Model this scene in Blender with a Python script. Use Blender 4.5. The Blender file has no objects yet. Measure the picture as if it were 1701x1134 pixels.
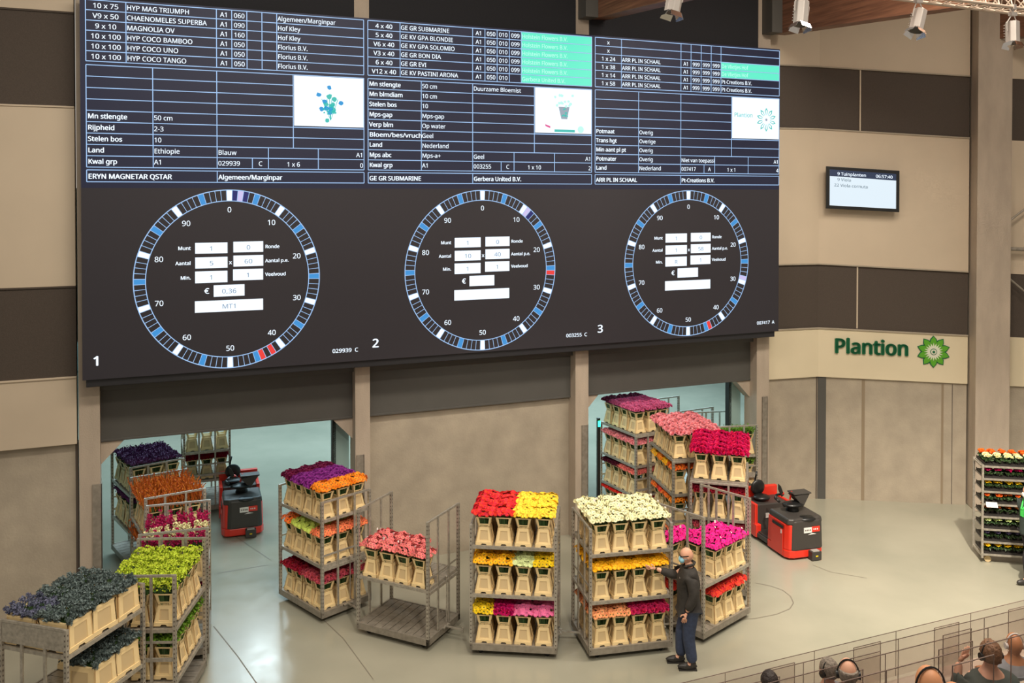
import bpy, math, random
from mathutils import Vector, Matrix, Euler, noise
R_ = math.radians
random.seed(7)
SC = bpy.context.scene
COL = SC.collection
# ------------------------------------------------------------------ camera
CAM = Vector((1.866, -16.143, 7.1)); F_PX = 1488.5; YAW = R_(22.257); PIT = R_(0.926); PPY = 346.37
cam_d = bpy.data.cameras.new('camera'); cam = bpy.data.objects.new('camera', cam_d); COL.objects.link(cam)
cam_d.sensor_width = 36; cam_d.lens = F_PX/1701*36
cam_d.shift_y = -(567-PPY)/1701
cam_d.clip_end = 200
cam.location = CAM; cam.rotation_euler = (R_(90)-PIT, 0, -YAW)
SC.camera = cam
SC.view_settings.view_transform = 'Standard'; SC.view_settings.look = 'None'
SC.view_settings.exposure = 0.0; SC.view_settings.gamma = 1; SC.view_settings.use_curve_mapping = False
# ------------------------------------------------------------------ world + hall lamps
w = bpy.data.worlds.new('world'); SC.world = w; w.use_nodes = True
w.node_tree.nodes['Background'].inputs[0].default_value = (1.0, .91, .79, 1)
w.node_tree.nodes['Background'].inputs[1].default_value = 0.36
def area(name, loc, size, power, color, rot=(0,0,0), sy=None, spread=None):
    l = bpy.data.lights.new(name, 'AREA'); l.size = size; l.energy = power; l.color = color
    if sy: l.shape = 'RECTANGLE'; l.size_y = sy
    if spread: l.spread = R_(spread)
    o = bpy.data.objects.new(name, l); COL.objects.link(o); o.location = loc; o.rotation_euler = rot
    return o
WARM = (1.0, .90, .76)
area('hall_lamp_row', (4.0, -6.0, 12.5), 7.0, 640, WARM, sy=1.2)
area('hall_lamp_row', (13.0, -6.5, 12.5), 7.0, 1250, WARM, sy=1.2)
area('hall_lamp_row', (9.0, -11.5, 13.0), 9.0, 650, WARM, sy=1.2)
COOL = (.60, .86, 1.0)
area('store_lamp', (4.5, 9.0, 6.9), 9.0, 1000, COOL, sy=9)
area('store_lamp', (15.5, 9.0, 6.9), 9.0, 1700, COOL, sy=9)
def spot(name, loc, target, power, angle, blend=.5, size=.25, color=WARM):
    l = bpy.data.lights.new(name, 'SPOT'); l.energy = power; l.spot_size = R_(angle); l.spot_blend = blend; l.shadow_soft_size = size; l.color = color
    o = bpy.data.objects.new(name, l); COL.objects.link(o); o.location = loc
    o.rotation_euler = (Vector(target)-Vector(loc)).to_track_quat('-Z', 'Y').to_euler()
spot('stage_light', (5.0, -13.5, 9.6), (8.0, -3.2, 1.1), 2300, 40)
spot('stage_light', (11.0, -11.0, 12.5), (15.8, -5.6, 0), 13000, 50, .95)
spot('stage_light', (1.0, -13.5, 9.6), (1.6, -3.2, 1.4), 1300, 30)
area('store_luminaire', (5.0, 10.8, 6.8), .9, 110, (.8, .95, 1.0))
# ------------------------------------------------------------------ picking rays
def ray(x, y):
    a = (x-850.5)/F_PX; b = (PPY-y)/F_PX
    yf = math.cos(PIT)+b*math.sin(PIT); z = b*math.cos(PIT)-math.sin(PIT)
    return Vector((a*math.cos(YAW)+yf*math.sin(YAW), -a*math.sin(YAW)+yf*math.cos(YAW), z))
def atz(x, y, z=0.):
    r = ray(x, y); return CAM+r*((z-CAM.z)/r.z)
def aty(x, y, Y):
    r = ray(x, y); return CAM+r*((Y-CAM.y)/r.y)
# ------------------------------------------------------------------ materials
def mat(name, col, rough=.6, metal=0., noise_amt=0., nscale=8., bump=0., emit=None, estr=0., spec=.5, bscale=None, island=0., stretch=(1,1,1), coat=0.):
    m = bpy.data.materials.new(name); m.use_nodes = True; nt = m.node_tree; n = nt.nodes; L = nt.links
    b = n['Principled BSDF']; b.inputs['Roughness'].default_value = rough; b.inputs['Metallic'].default_value = metal
    b.inputs['Specular IOR Level'].default_value = spec; b.inputs['Coat Weight'].default_value = coat
    c = (*col, 1); b.inputs['Base Color'].default_value = c
    if noise_amt or bump:
        tc = n.new('ShaderNodeTexCoord'); mp = n.new('ShaderNodeMapping'); mp.inputs['Scale'].default_value = stretch
        L.new(tc.outputs['Object'], mp.inputs['Vector'])
        nz = n.new('ShaderNodeTexNoise'); nz.inputs['Scale'].default_value = nscale; nz.inputs['Detail'].default_value = 6
        L.new(mp.outputs[0], nz.inputs['Vector'])
    if noise_amt:
        mr = n.new('ShaderNodeMapRange'); mr.inputs[1].default_value = .3; mr.inputs[2].default_value = .7
        mr.inputs[3].default_value = 1-noise_amt; mr.inputs[4].default_value = 1+noise_amt
        L.new(nz.outputs['Fac'], mr.inputs[0])
        mx = n.new('ShaderNodeVectorMath'); mx.operation = 'SCALE'; mx.inputs[0].default_value = col
        L.new(mr.outputs[0], mx.inputs['Scale']); L.new(mx.outputs[0], b.inputs['Base Color'])
    if island:
        g = n.new('ShaderNodeNewGeometry'); hv = n.new('ShaderNodeHueSaturation'); hv.inputs['Color'].default_value = c
        mr = n.new('ShaderNodeMapRange'); mr.inputs[3].default_value = 1-island; mr.inputs[4].default_value = 1+island
        L.new(g.outputs['Random Per Island'], mr.inputs[0]); L.new(mr.outputs[0], hv.inputs['Value'])
        mr2 = n.new('ShaderNodeMapRange'); mr2.inputs[3].default_value = .5-island*.06; mr2.inputs[4].default_value = .5+island*.06
        L.new(g.outputs['Random Per Island'], mr2.inputs[0]); L.new(mr2.outputs[0], hv.inputs['Hue'])
        L.new(hv.outputs[0], b.inputs['Base Color'])
    if bump:
        bp = n.new('ShaderNodeBump'); bp.inputs['Strength'].default_value = bump; bp.inputs['Distance'].default_value = .02
        if bscale:
            nz = n.new('ShaderNodeTexNoise'); nz.inputs['Scale'].default_value = bscale; L.new(tc.outputs['Object'], nz.inputs['Vector'])
        L.new(nz.outputs['Fac'], bp.inputs['Height']); L.new(bp.outputs[0], b.inputs['Normal'])
    if emit:
        b.inputs['Emission Color'].default_value = (*emit, 1); b.inputs['Emission Strength'].default_value = estr
    return m
def srgb(r, g, b):
    return tuple((c/255/12.92 if c/255 < .04045 else ((c/255+.055)/1.055)**2.4) for c in (r, g, b))
M = {}
M['beige'] = mat('beige_wall_panel', srgb(205, 188, 165), .7, noise_amt=.025, nscale=1.5)
M['cream_wall'] = mat('cream_wall_panel', srgb(222, 208, 178), .7, noise_amt=.02, nscale=1.5)
M['dark_panel'] = mat('dark_acoustic_panel', srgb(78, 68, 60), .85, noise_amt=.10, nscale=60, bump=.2)
M['concrete'] = mat('cast_concrete', srgb(170, 158, 140), .8, noise_amt=.12, nscale=2.2, bump=.25, bscale=30)
M['pillar'] = mat('pillar_concrete', srgb(178, 163, 146), .75, noise_amt=.10, nscale=4, bump=.2, bscale=40, stretch=(1,1,.3))
M['shutter'] = mat('dark_roller_shutter', srgb(82, 80, 76), .6, noise_amt=.04, nscale=3)
M['black'] = mat('black_fabric', srgb(34, 34, 38), .9, noise_amt=.1, nscale=30)
M['casing'] = mat('screen_casing', srgb(40, 40, 44), .5)
M['steel'] = mat('galvanised_steel', srgb(176, 169, 157), .38, metal=.45, noise_amt=.22, nscale=22, bump=.1)
M['steel_dk'] = mat('worn_shelf_steel', srgb(150, 142, 130), .5, metal=.35, noise_amt=.2, nscale=12)
M['hole'] = mat('hole_shadow', srgb(92, 82, 74), .9)
M['rubber'] = mat('black_rubber', srgb(30, 30, 30), .7)
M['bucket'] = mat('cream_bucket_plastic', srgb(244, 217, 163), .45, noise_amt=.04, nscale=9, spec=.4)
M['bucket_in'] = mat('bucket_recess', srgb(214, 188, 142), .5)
M['stem'] = mat('green_stem', srgb(58, 84, 42), .6, island=.35)
M['leaf'] = mat('green_leaf', srgb(60, 96, 42), .5, island=.35)
M['wood'] = None
M['red'] = mat('red_paint', srgb(222, 50, 32), .35, noise_amt=.03, nscale=5, coat=.3)
M['anthracite'] = mat('anthracite_plastic', srgb(62, 58, 55), .45, noise_amt=.05, nscale=30)
M['blk'] = mat('black_plastic', srgb(28, 28, 28), .35)
M['white'] = mat('white_label', srgb(235, 232, 228), .5)
M['skin'] = mat('skin', srgb(214, 160, 132), .55, noise_amt=.06, nscale=14)
M['skin2'] = mat('tanned_skin', srgb(205, 142, 100), .5, noise_amt=.06, nscale=14)
M['jacket'] = mat('black_jacket_cloth', srgb(48, 44, 40), .8, noise_amt=.2, nscale=18, bump=.4)
M['jeans'] = mat('blue_denim', srgb(52, 62, 86), .85, noise_amt=.2, nscale=20, bump=.4)
M['shoe'] = mat('black_leather', srgb(45, 42, 40), .5)
M['mask'] = mat('blue_paper_mask', srgb(150, 205, 225), .8)
M['darksuit'] = mat('dark_green_jacket', srgb(52, 62, 58), .85, noise_amt=.15, nscale=20)
M['greyshirt'] = mat('grey_shirt', srgb(130, 134, 140), .85, noise_amt=.12, nscale=20)
M['hair_br'] = mat('brown_hair', srgb(120, 84, 58), .6, noise_amt=.35, nscale=40, bump=.8)
M['hair_bk'] = mat('dark_hair', srgb(46, 36, 32), .6, noise_amt=.3, nscale=40, bump=.8)
M['hair_gr'] = mat('grey_hair', srgb(128, 116, 104), .7, noise_amt=.35, nscale=40, bump=.8)
M['truss'] = mat('white_truss_tube', srgb(180, 164, 148), .4, metal=.3)
M['lamp_grey'] = mat('lamp_housing', srgb(185, 178, 172), .4, metal=.3)
M['chrome'] = mat('polished_reflector', srgb(235, 230, 225), .12, metal=1)
M['desk'] = mat('greige_desk', srgb(178, 166, 150), .5, noise_amt=.04, nscale=6)
M['step'] = mat('tribune_carpet', srgb(150, 138, 124), .9, noise_amt=.08, nscale=30)
M['tray'] = mat('black_plant_tray', srgb(40, 36, 34), .6)
M['paper'] = mat('paper', srgb(240, 240, 238), .7)
M['store_wall'] = mat('store_wall_panel', srgb(150, 175, 172), .7, noise_amt=.05, nscale=2)
M['kale'] = mat('grey_blue_foliage', srgb(92, 106, 104), .6, island=.45)
M['kale2'] = mat('violet_blue_foliage', srgb(94, 98, 120), .6, island=.4)
# wood with planks
def wood():
    m = bpy.data.materials.new('glulam_timber'); m.use_nodes = True; nt = m.node_tree; n = nt.nodes; L = nt.links; b = n['Principled BSDF']
    tc = n.new('ShaderNodeTexCoord'); mp = n.new('ShaderNodeMapping'); mp.inputs['Scale'].default_value = (1, .25, 6)
    nz = n.new('ShaderNodeTexNoise'); nz.inputs['Scale'].default_value = 5; nz.inputs['Detail'].default_value = 8
    cr = n.new('ShaderNodeValToRGB'); cr.color_ramp.elements[0].color = (*srgb(98, 66, 50), 1); cr.color_ramp.elements[1].color = (*srgb(142, 98, 74), 1)
    cr.color_ramp.elements[0].position = .3; cr.color_ramp.elements[1].position = .7
    L.new(tc.outputs['Object'], mp.inputs[0]); L.new(mp.outputs[0], nz.inputs['Vector']); L.new(nz.outputs['Fac'], cr.inputs[0]); L.new(cr.outputs[0], b.inputs['Base Color'])
    b.inputs['Roughness'].default_value = .45
    return m
M['wood'] = wood()
def floor_mat():
    m = bpy.data.materials.new('polished_resin_floor'); m.use_nodes = True; nt = m.node_tree; n = nt.nodes; L = nt.links; b = n['Principled BSDF']
    tc = n.new('ShaderNodeTexCoord'); nz = n.new('ShaderNodeTexNoise'); nz.inputs['Scale'].default_value = .5; nz.inputs['Detail'].default_value = 8
    L.new(tc.outputs['Object'], nz.inputs['Vector'])
    cr = n.new('ShaderNodeValToRGB'); cr.color_ramp.elements[0].position = .3; cr.color_ramp.elements[1].position = .7
    cr.color_ramp.elements[0].color = (*srgb(146, 144, 128), 1); cr.color_ramp.elements[1].color = (*srgb(164, 160, 143), 1)
    L.new(nz.outputs['Fac'], cr.inputs[0]); L.new(cr.outputs[0], b.inputs['Base Color'])
    n2 = n.new('ShaderNodeTexNoise'); n2.inputs['Scale'].default_value = 3; n2.inputs['Detail'].default_value = 4; L.new(tc.outputs['Object'], n2.inputs['Vector'])
    mr = n.new('ShaderNodeMapRange'); mr.inputs[3].default_value = .13; mr.inputs[4].default_value = .30; L.new(n2.outputs['Fac'], mr.inputs[0]); L.new(mr.outputs[0], b.inputs['Roughness'])
    n3 = n.new('ShaderNodeTexNoise'); n3.inputs['Scale'].default_value = 9; L.new(tc.outputs['Object'], n3.inputs['Vector'])
    bp = n.new('ShaderNodeBump'); bp.inputs['Strength'].default_value = .05; bp.inputs['Distance'].default_value = .01; L.new(n3.outputs['Fac'], bp.inputs['Height']); L.new(bp.outputs[0], b.inputs['Normal'])
    return m
M['floor'] = floor_mat()
M['joint'] = mat('floor_joint', srgb(120, 112, 98), .6)
def emis(name, col, s):
    m = mat(name, (.01, .01, .012), .5, emit=col, estr=s); return m
M['e_white'] = emis('lit_white', (.80, .90, 1.0), 1.25)
M['e_line'] = emis('lit_line', (.38, .60, .95), .95)
M['e_blue'] = emis('lit_blue', srgb(60, 150, 220), .95)
M['e_red'] = emis('lit_red', srgb(240, 60, 55), 1.0)
M['e_lilac'] = emis('lit_lilac', srgb(205, 195, 240), 1.0)
M['e_navy'] = emis('lit_navy', srgb(20, 30, 110), .9)
M['e_green'] = emis('lit_green', srgb(95, 235, 200), 1.05)
M['e_palegreen'] = emis('lit_pale_green', srgb(190, 255, 235), 1.05)
M['e_teal'] = emis('lit_teal', srgb(60, 190, 180), 1.0)
M['e_grey'] = emis('lit_grey', srgb(150, 165, 180), 1.0)
M['e_value'] = emis('value_text', srgb(120, 140, 165), 1.0)
M['e_dkgrey'] = emis('lit_dark_text', srgb(70, 95, 110), 1.0)
M['e_pink'] = emis('lit_pink', srgb(225, 90, 150), 1.0)
M['e_cyan'] = emis('lit_cyan', srgb(30, 150, 215), 1.0)
M['e_panel'] = mat('display_surface', srgb(24, 24, 30), .55, emit=srgb(16, 26, 60), estr=.6)
M['e_panel_low'] = mat('display_surface_dark', srgb(44, 40, 44), .6, emit=srgb(26, 26, 34), estr=.35)
M['e_lampgreen'] = emis('green_signal', srgb(40, 255, 170), 6)
M['tvwhite'] = emis('lit_tv_white', srgb(225, 240, 250), 1.0)
M['tvnavy'] = emis('lit_tv_navy', srgb(30, 50, 80), .9)
M['sign_green'] = mat('dark_green_letter', srgb(14, 106, 66), .5)
M['leaf_green'] = mat('bright_green_emblem', srgb(92, 168, 40), .5)
M['white_e'] = mat('white_emblem', srgb(225, 225, 205), .5)
def glass():
    m = bpy.data.materials.new('clear_acrylic'); m.use_nodes = True; nt = m.node_tree; n = nt.nodes; L = nt.links
    n.remove(n['Principled BSDF']); o = n['Material Output']
    t = n.new('ShaderNodeBsdfTransparent'); t.inputs[0].default_value = (.865, .83, .82, 1)
    g = n.new('ShaderNodeBsdfGlossy'); g.inputs['Roughness'].default_value = .05
    lw = n.new('ShaderNodeLayerWeight'); lw.inputs[0].default_value = .5
    fr = n.new('ShaderNodeMath'); fr.operation = 'MULTIPLY_ADD'; pw = n.new('ShaderNodeMath'); pw.operation = 'POWER'; pw.inputs[1].default_value = 5
    L.new(lw.outputs['Facing'], pw.inputs[0]); L.new(pw.outputs[0], fr.inputs[0]); fr.inputs[1].default_value = .5; fr.inputs[2].default_value = .03
    mx = n.new('ShaderNodeMixShader'); L.new(fr.outputs[0], mx.inputs[0]); L.new(t.outputs[0], mx.inputs[1]); L.new(g.outputs[0], mx.inputs[2]); L.new(mx.outputs[0], o.inputs[0])
    return m
M['acrylic'] = glass()
M['acrylic_edge'] = mat('acrylic_cut_edge', srgb(110, 92, 84), .3)
def plant_mat(name, r, g, b, isl=.22):
    if name not in M: M[name] = mat(name, srgb(r, g, b), .55, island=isl, spec=.3)
    return M[name]
FC = dict(
 red=(214, 26, 36), yellow=(252, 212, 60), cream=(244, 238, 190), gold=(246, 178, 20), orange=(246, 136, 24),
 lime=(196, 214, 96), palegreen=(214, 226, 160), sun=(240, 200, 20), magenta=(208, 20, 110), pink=(232, 110, 160),
 peach=(246, 160, 108), raspberry=(206, 40, 100), coral=(244, 128, 84), salmon=(246, 140, 130), salmonpink=(240, 120, 120), purple=(150, 50, 150), plum=(120, 20, 70),
 hotpink=(246, 30, 150), scarlet=(232, 52, 40), lightpink=(246, 158, 166), fuchsia=(214, 16, 90), mauve=(212, 100, 146), darkmauve=(126, 36, 72),
 crimson=(160, 24, 50), rosewood=(196, 80, 96), statice=(96, 44, 96), rust=(190, 100, 34), limehyd=(196, 214, 62), green=(110, 150, 40),
 tangerine=(238, 108, 30), wine=(90, 16, 40), stockmag=(180, 24, 90), stockcream=(238, 232, 180))
for k, v in FC.items(): M['f_'+k] = mat(k+'_petals', srgb(*v), .6, island=.20, spec=.3)
# ------------------------------------------------------------------ mesh builder
class MB:
    def __init__(s): s.v = []; s.f = []; s.m = []; s.mi = 0
    def add(s, vs, fs, mi=None):
        o = len(s.v); s.v += [tuple(p) for p in vs]; s.f += [tuple(i+o for i in f) for f in fs]; s.m += [s.mi if mi is None else mi]*len(fs)
    def box(s, c, d, rot=None, mi=None, top=None):
        x, y, z = d[0]/2, d[1]/2, d[2]/2; tx, ty = top if top else (1, 1)
        vs = [Vector(p) for p in ((-x,-y,-z),(x,-y,-z),(x,y,-z),(-x,y,-z),(-x*tx,-y*ty,z),(x*tx,-y*ty,z),(x*tx,y*ty,z),(-x*tx,y*ty,z))]
        if rot is not None: vs = [rot @ p for p in vs]
        s.add([p+Vector(c) for p in vs], [(0,3,2,1),(4,5,6,7),(0,1,5,4),(1,2,6,5),(2,3,7,6),(3,0,4,7)], mi)
    def bb(s, x0, x1, y0, y1, z0, z1, mi=None): s.box(((x0+x1)/2, (y0+y1)/2, (z0+z1)/2), (abs(x1-x0), abs(y1-y0), abs(z1-z0)), mi=mi)
    def bar(s, p, q, a, b=None, mi=None):
        p = Vector(p); q = Vector(q); d = q-p; b = b or a
        s.box((p+q)/2, (a, b, d.length), rot=d.to_track_quat('Z', 'Y').to_matrix(), mi=mi)
    def tube(s, p, q, r, n=8, r2=None, mi=None, cap=True):
        p = Vector(p); q = Vector(q); rot = (q-p).to_track_quat('Z', 'Y').to_matrix(); r2 = r if r2 is None else r2
        vs = []
        for c, rr in ((p, r), (q, r2)):
            for k in range(n): vs.append(c+rot @ Vector((rr*math.cos(2*math.pi*k/n), rr*math.sin(2*math.pi*k/n), 0)))
        fs = [(k, (k+1) % n, n+(k+1) % n, n+k) for k in range(n)]
        if cap: fs += [tuple(range(n-1, -1, -1)), tuple(range(n, 2*n))]
        s.add(vs, fs, mi)
    def path(s, pts, r, n=8, mi=None):
        for a, b in zip(pts[:-1], pts[1:]): s.tube(a, b, r, n, mi=mi)
    def ball(s, c, r, nu=10, nv=7, mi=None, fn=None):
        r = r if hasattr(r, '__len__') else (r, r, r); vs = [Vector((0, 0, 1))]; fs = []
        for j in range(1, nv):
            for i in range(nu):
                a = 2*math.pi*i/nu; b = math.pi*j/nv; vs.append(Vector((math.sin(b)*math.cos(a), math.sin(b)*math.sin(a), math.cos(b))))
        vs.append(Vector((0, 0, -1))); last = len(vs)-1
        for i in range(nu): fs.append((0, 1+i, 1+(i+1) % nu)); fs.append((last, 1+(nv-2)*nu+(i+1) % nu, 1+(nv-2)*nu+i))
        for j in range(nv-2):
            for i in range(nu): a = 1+j*nu; fs.append((a+i, a+nu+i, a+nu+(i+1) % nu, a+(i+1) % nu))
        if fn: vs = [fn(p) for p in vs]
        s.add([Vector((p.x*r[0], p.y*r[1], p.z*r[2]))+Vector(c) for p in vs], fs, mi)
    def prism(s, pts, off, mi=None):
        n = len(pts); off = Vector(off); vs = [Vector(p) for p in pts]; vs += [p+off for p in vs]
        s.add(vs, [tuple(range(n-1, -1, -1)), tuple(range(n, 2*n))]+[(i, (i+1) % n, n+(i+1) % n, n+i) for i in range(n)], mi)
    def quad(s, pts, mi=None): s.add(pts, [tuple(range(len(pts)))], mi)
    def mesh(s, name, mats, smooth=False):
        me = bpy.data.meshes.new(name); me.from_pydata(s.v, [], s.f)
        for m in (mats if isinstance(mats, (list, tuple)) else [mats]): me.materials.append(m)
        me.polygons.foreach_set('material_index', s.m)
        if smooth: me.polygons.foreach_set('use_smooth', [True]*len(s.f))
        me.update(); return me
    def build(s, name, mats, parent=None, smooth=False, label=None, bevel=0, kind=None):
        return put(s.mesh(name, mats, smooth), name, parent, label, bevel, kind)
def put(me, name, parent=None, label=None, bevel=0, kind=None, loc=None, rz=0):
    o = bpy.data.objects.new(name, me); COL.objects.link(o)
    if parent: o.parent = parent
    if label: o['label'] = label
    if kind: o['kind'] = kind
    if loc is not None: o.location = loc; o.rotation_euler.z = rz
    if bevel:
        b = o.modifiers.new('bevel', 'BEVEL'); b.width = bevel; b.segments = 2; b.limit_method = 'ANGLE'
    return o
def thing(name, label, cat, loc=(0, 0, 0), rz=0, group=None):
    o = bpy.data.objects.new(name, None); COL.objects.link(o); o.location = loc; o.rotation_euler = (0, 0, rz); o.empty_display_size = .1
    o['label'] = label; o['category'] = cat
    if group: o['group'] = group
    return o
def tag(o, label, cat, group=None):
    o['label'] = label; o['category'] = cat
    if group: o['group'] = group
    return o
def struct(mb, name, m, bevel=0): return mb.build(name, m, kind='structure', bevel=bevel)
# ------------------------------------------------------------------ setting
FZ = 0
mb = MB(); mb.bb(-14, 34, -18, 32, -.2, 0, 0)
def strip(pts, w=.02):
    for a, b in zip(pts[:-1], pts[1:]):
        a = Vector((a[0], a[1], 0)); b = Vector((b[0], b[1], 0)); d = (b-a).normalized(); n = Vector((-d.y, d.x, 0))*w/2
        mb.quad([a-n+Vector((0,0,.002)), b-n+Vector((0,0,.002)), b+n+Vector((0,0,.002)), a+n+Vector((0,0,.002))], 1)
P = lambda x, y: tuple(atz(x, y)[:2])
strip([P(355, 1040), P(395, 1090), P(430, 1140)], .018)
strip([P(536, 1028), P(570, 1060), P(620, 1128)], .015)
strip([P(361, 952), P(445, 938)], .03)
strip([P(1255, 968), P(1280, 973), P(1300, 980), P(1313, 990), P(1318, 1001), P(1312, 1011), P(1290, 1020), P(1255, 1027), P(1210, 1030)], .02)
strip([P(1350, 938), P(1380, 950), P(1440, 960)], .015)
strip([P(375, 880), P(450, 930)], .02)
struct(mb, 'floor', [M['floor'], M['joint']])
# posts between the bays
for k, (x0, x1) in enumerate(((.82, 1.14), (5.45, 5.73), (10.0, 10.3), (14.52, 14.86))):
    mb = MB(); mb.bb(x0, x1, .3, .75, 0, 14.5)
    mb.bb(x0-.002, x1+.002, .298, .31, 3.1, 3.108, 0)
    struct(mb, 'trim_%d' % (k+1), M['pillar'], .01)
# middle concrete infill wall
mb = MB(); mb.bb(5.73, 10.0, .62, .85, 0, 2.9); mb.bb(5.73, 10.0, .612, .62, 2.80, 2.812)
struct(mb, 'wall_back', [M['concrete'], M['hole']])
# roller shutters (half open left and right, closed panel above the middle wall)
for k, (a, b) in enumerate(((1.14, 5.45), (5.73, 10.0), (10.3, 14.52))):
    mb = MB(); mb.bb(a, b, .53, .62, 2.89, 4.6); mb.bb(a, b, .42, .62, 3.78, 4.6); mb.bb(a, b, .52, .53, 2.89, 2.93)
    struct(mb, 'door_%d' % (k+1), M['shutter'], .01)
    mb = MB(); mb.bb(a, b, .3, .4, 4.0, 14.5); struct(mb, 'wall_back_upper_%d' % (k+1), M['black'])
# doorway jambs and corbels
k = 5
for xa, sgn in ((5.45, -1), (14.52, -1), (1.14, 1), (10.3, 1)):
    mb = MB(); mb.prism([(xa, .55, 2.88), (xa+sgn*.36, .55, 2.88), (xa, .55, 2.5)], (0, .25, 0)); struct(mb, 'trim_%d' % k, M['pillar']); k += 1
for xa in (5.15, 14.2):
    mb = MB(); mb.bb(xa, xa+.3, .86, .94, 0, 2.9); mb.bb(xa-.02, xa+.05, .86, 1.0, 0, 3.0, 1); struct(mb, 'trim_%d' % k, [M['store_wall'], M['blk']]); k += 1
# left wall
mb = MB(); mb.bb(-8, .80, .42, .6, 0, 2.95); mb.bb(.76, .8, .415, .42, 0, 2.95, 1); struct(mb, 'wall_left_lower', [M['concrete'], M['hole']])
for nm, z0, z1, m_, y in (('wall_left_cream', 2.95, 4.08, 'beige', .32), ('wall_left_band', 4.08, 5.58, 'dark_panel', .34), ('wall_left_beige', 5.58, 8.55, 'beige', .32), ('wall_left_band_upper', 8.55, 10.1, 'dark_panel', .34), ('wall_left_top', 10.1, 14.5, 'beige', .32)):
    mb = MB(); mb.bb(-8, .79, y, .6, z0, z1-.03); mb.bb(-8, .79, y-.02, .6, z1-.03, z1); struct(mb, nm, M[m_], .006)
# right return wall (still parallel to the screen) and the angled wall beyond
A0 = Vector((16.33, .43)); A1 = Vector((19.19, -1.207)); dR = (A1-A0).normalized(); nR = Vector((dR.y, -dR.x))
if nR.y > 0: nR = -nR
KZ = lambda s: 1-.0275*s     # the panel courses drop slightly towards the tall pillar
def wallquad(p, q, z0a, z1a, z0b, z1b, t, out):
    mbq = MB(); n = Vector((-(q-p).y, (q-p).x)).normalized()
    if n.y > 0: n = -n
    a = p+n*out; b = q+n*out; off = -n*t
    mbq.prism([(a.x, a.y, z0a), (b.x, b.y, z0b), (b.x, b.y, z1b), (a.x, a.y, z1a)], (off.x, off.y, 0)); return mbq
lev = [0, 2.86, 4.01, 5.50, 8.62, 10.06, 14.5]
nm = ['wall_right_concrete', 'wall_right_cream', 'wall_right_band', 'wall_right_beige', 'wall_right_band_upper', 'wall_right_top']
ms = ['concrete', 'cream_wall', 'dark_panel', 'beige', 'dark_panel', 'beige']
B0 = Vector((14.86, .60)); B1 = Vector((16.33, .43)); A2 = Vector((24., -4.0))
for i in range(6):
    o_ = .0 if i == 0 else .05 if ms[i] != 'dark_panel' else .03
    struct(wallquad(B0, B1, lev[i], lev[i+1], lev[i], lev[i+1], .2, o_), nm[i].replace('right', 'return'), M[ms[i]])
    struct(wallquad(A0, A1, lev[i], lev[i+1], lev[i]*.9725, lev[i+1]*.9725, .2, o_), nm[i], M[ms[i]])
    kk = .962
    struct(wallquad(A1+dR*.3, A1+dR*6, lev[i]*.968, lev[i+1]*.968, lev[i]*.93, lev[i+1]*.93, .2, o_), nm[i].replace('right', 'far_right'), M[ms[i]])
# ledges of the dark bands on the right
k = 20
for z in (5.50, 4.01, 10.06, 8.62):
    struct(wallquad(A0, A1, z-.03, z, (z-.03)*.9725, z*.9725, .1, .075), 'trim_%d' % k, M['concrete']); k += 1
    struct(wallquad(B0, B1, z-.03, z, z-.03, z, .1, .075), 'trim_%d' % k, M['concrete']); k += 1
# vertical joints
def vjoint(s, z0, z1, w=.012, m_='beige', out=.055):
    global k
    p = A0+dR*s; q = p+dR*w; struct(wallquad(p, q, z0, z1, z0, z1, .02, out), 'trim_%d' % k, M[m_]); k += 1
vjoint(.86, 4.0, 5.42, .03); vjoint(.90, 8.55, 9.95, .03)
M['seam'] = mat('wall_seam', srgb(142, 126, 104), .85)
vjoint(1.0, 0, 2.8, .07, 'seam', .004); vjoint(2.75, 0, 2.75, .05, 'seam', .004); vjoint(2.98, 0, 2.75, .015, 'hole', .004); vjoint(.02, 0, 2.85, .18, 'shutter', .02); vjoint(-.02, 0, 2.85, .02, 'hole', .03)
# tall free pillar at right
mb = MB(); pc = A1+dR*.36
rz = Matrix.Rotation(math.atan2(dR.y, dR.x), 3, 'Z')
mb.box((pc.x-.02, pc.y-.12, 7.2), (.72, .62, 14.4), rot=rz); struct(mb, 'trim_%d' % k, M['pillar'], .015); k += 1
# store room behind
mb = MB(); mb.bb(-8, 30, .62, 24, 7.0, 7.2); struct(mb, 'ceiling', M['store_wall'])
mb = MB(); mb.bb(-8, 30, 23.8, 24, 0, 7); struct(mb, 'wall_store_back', M['store_wall'])
mb = MB(); mb.bb(-8, -7.8, .7, 24, 0, 7); struct(mb, 'wall_store_left', M['store_wall'])
mb = MB(); mb.bb(29.8, 30, .7, 24, 0, 7); struct(mb, 'wall_store_right', M['store_wall'])
mb = MB()
mb.bb(-8, 30, .64, .8, 4.6, 7.0); struct(mb, 'wall_store_front', M['store_wall'])
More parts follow.
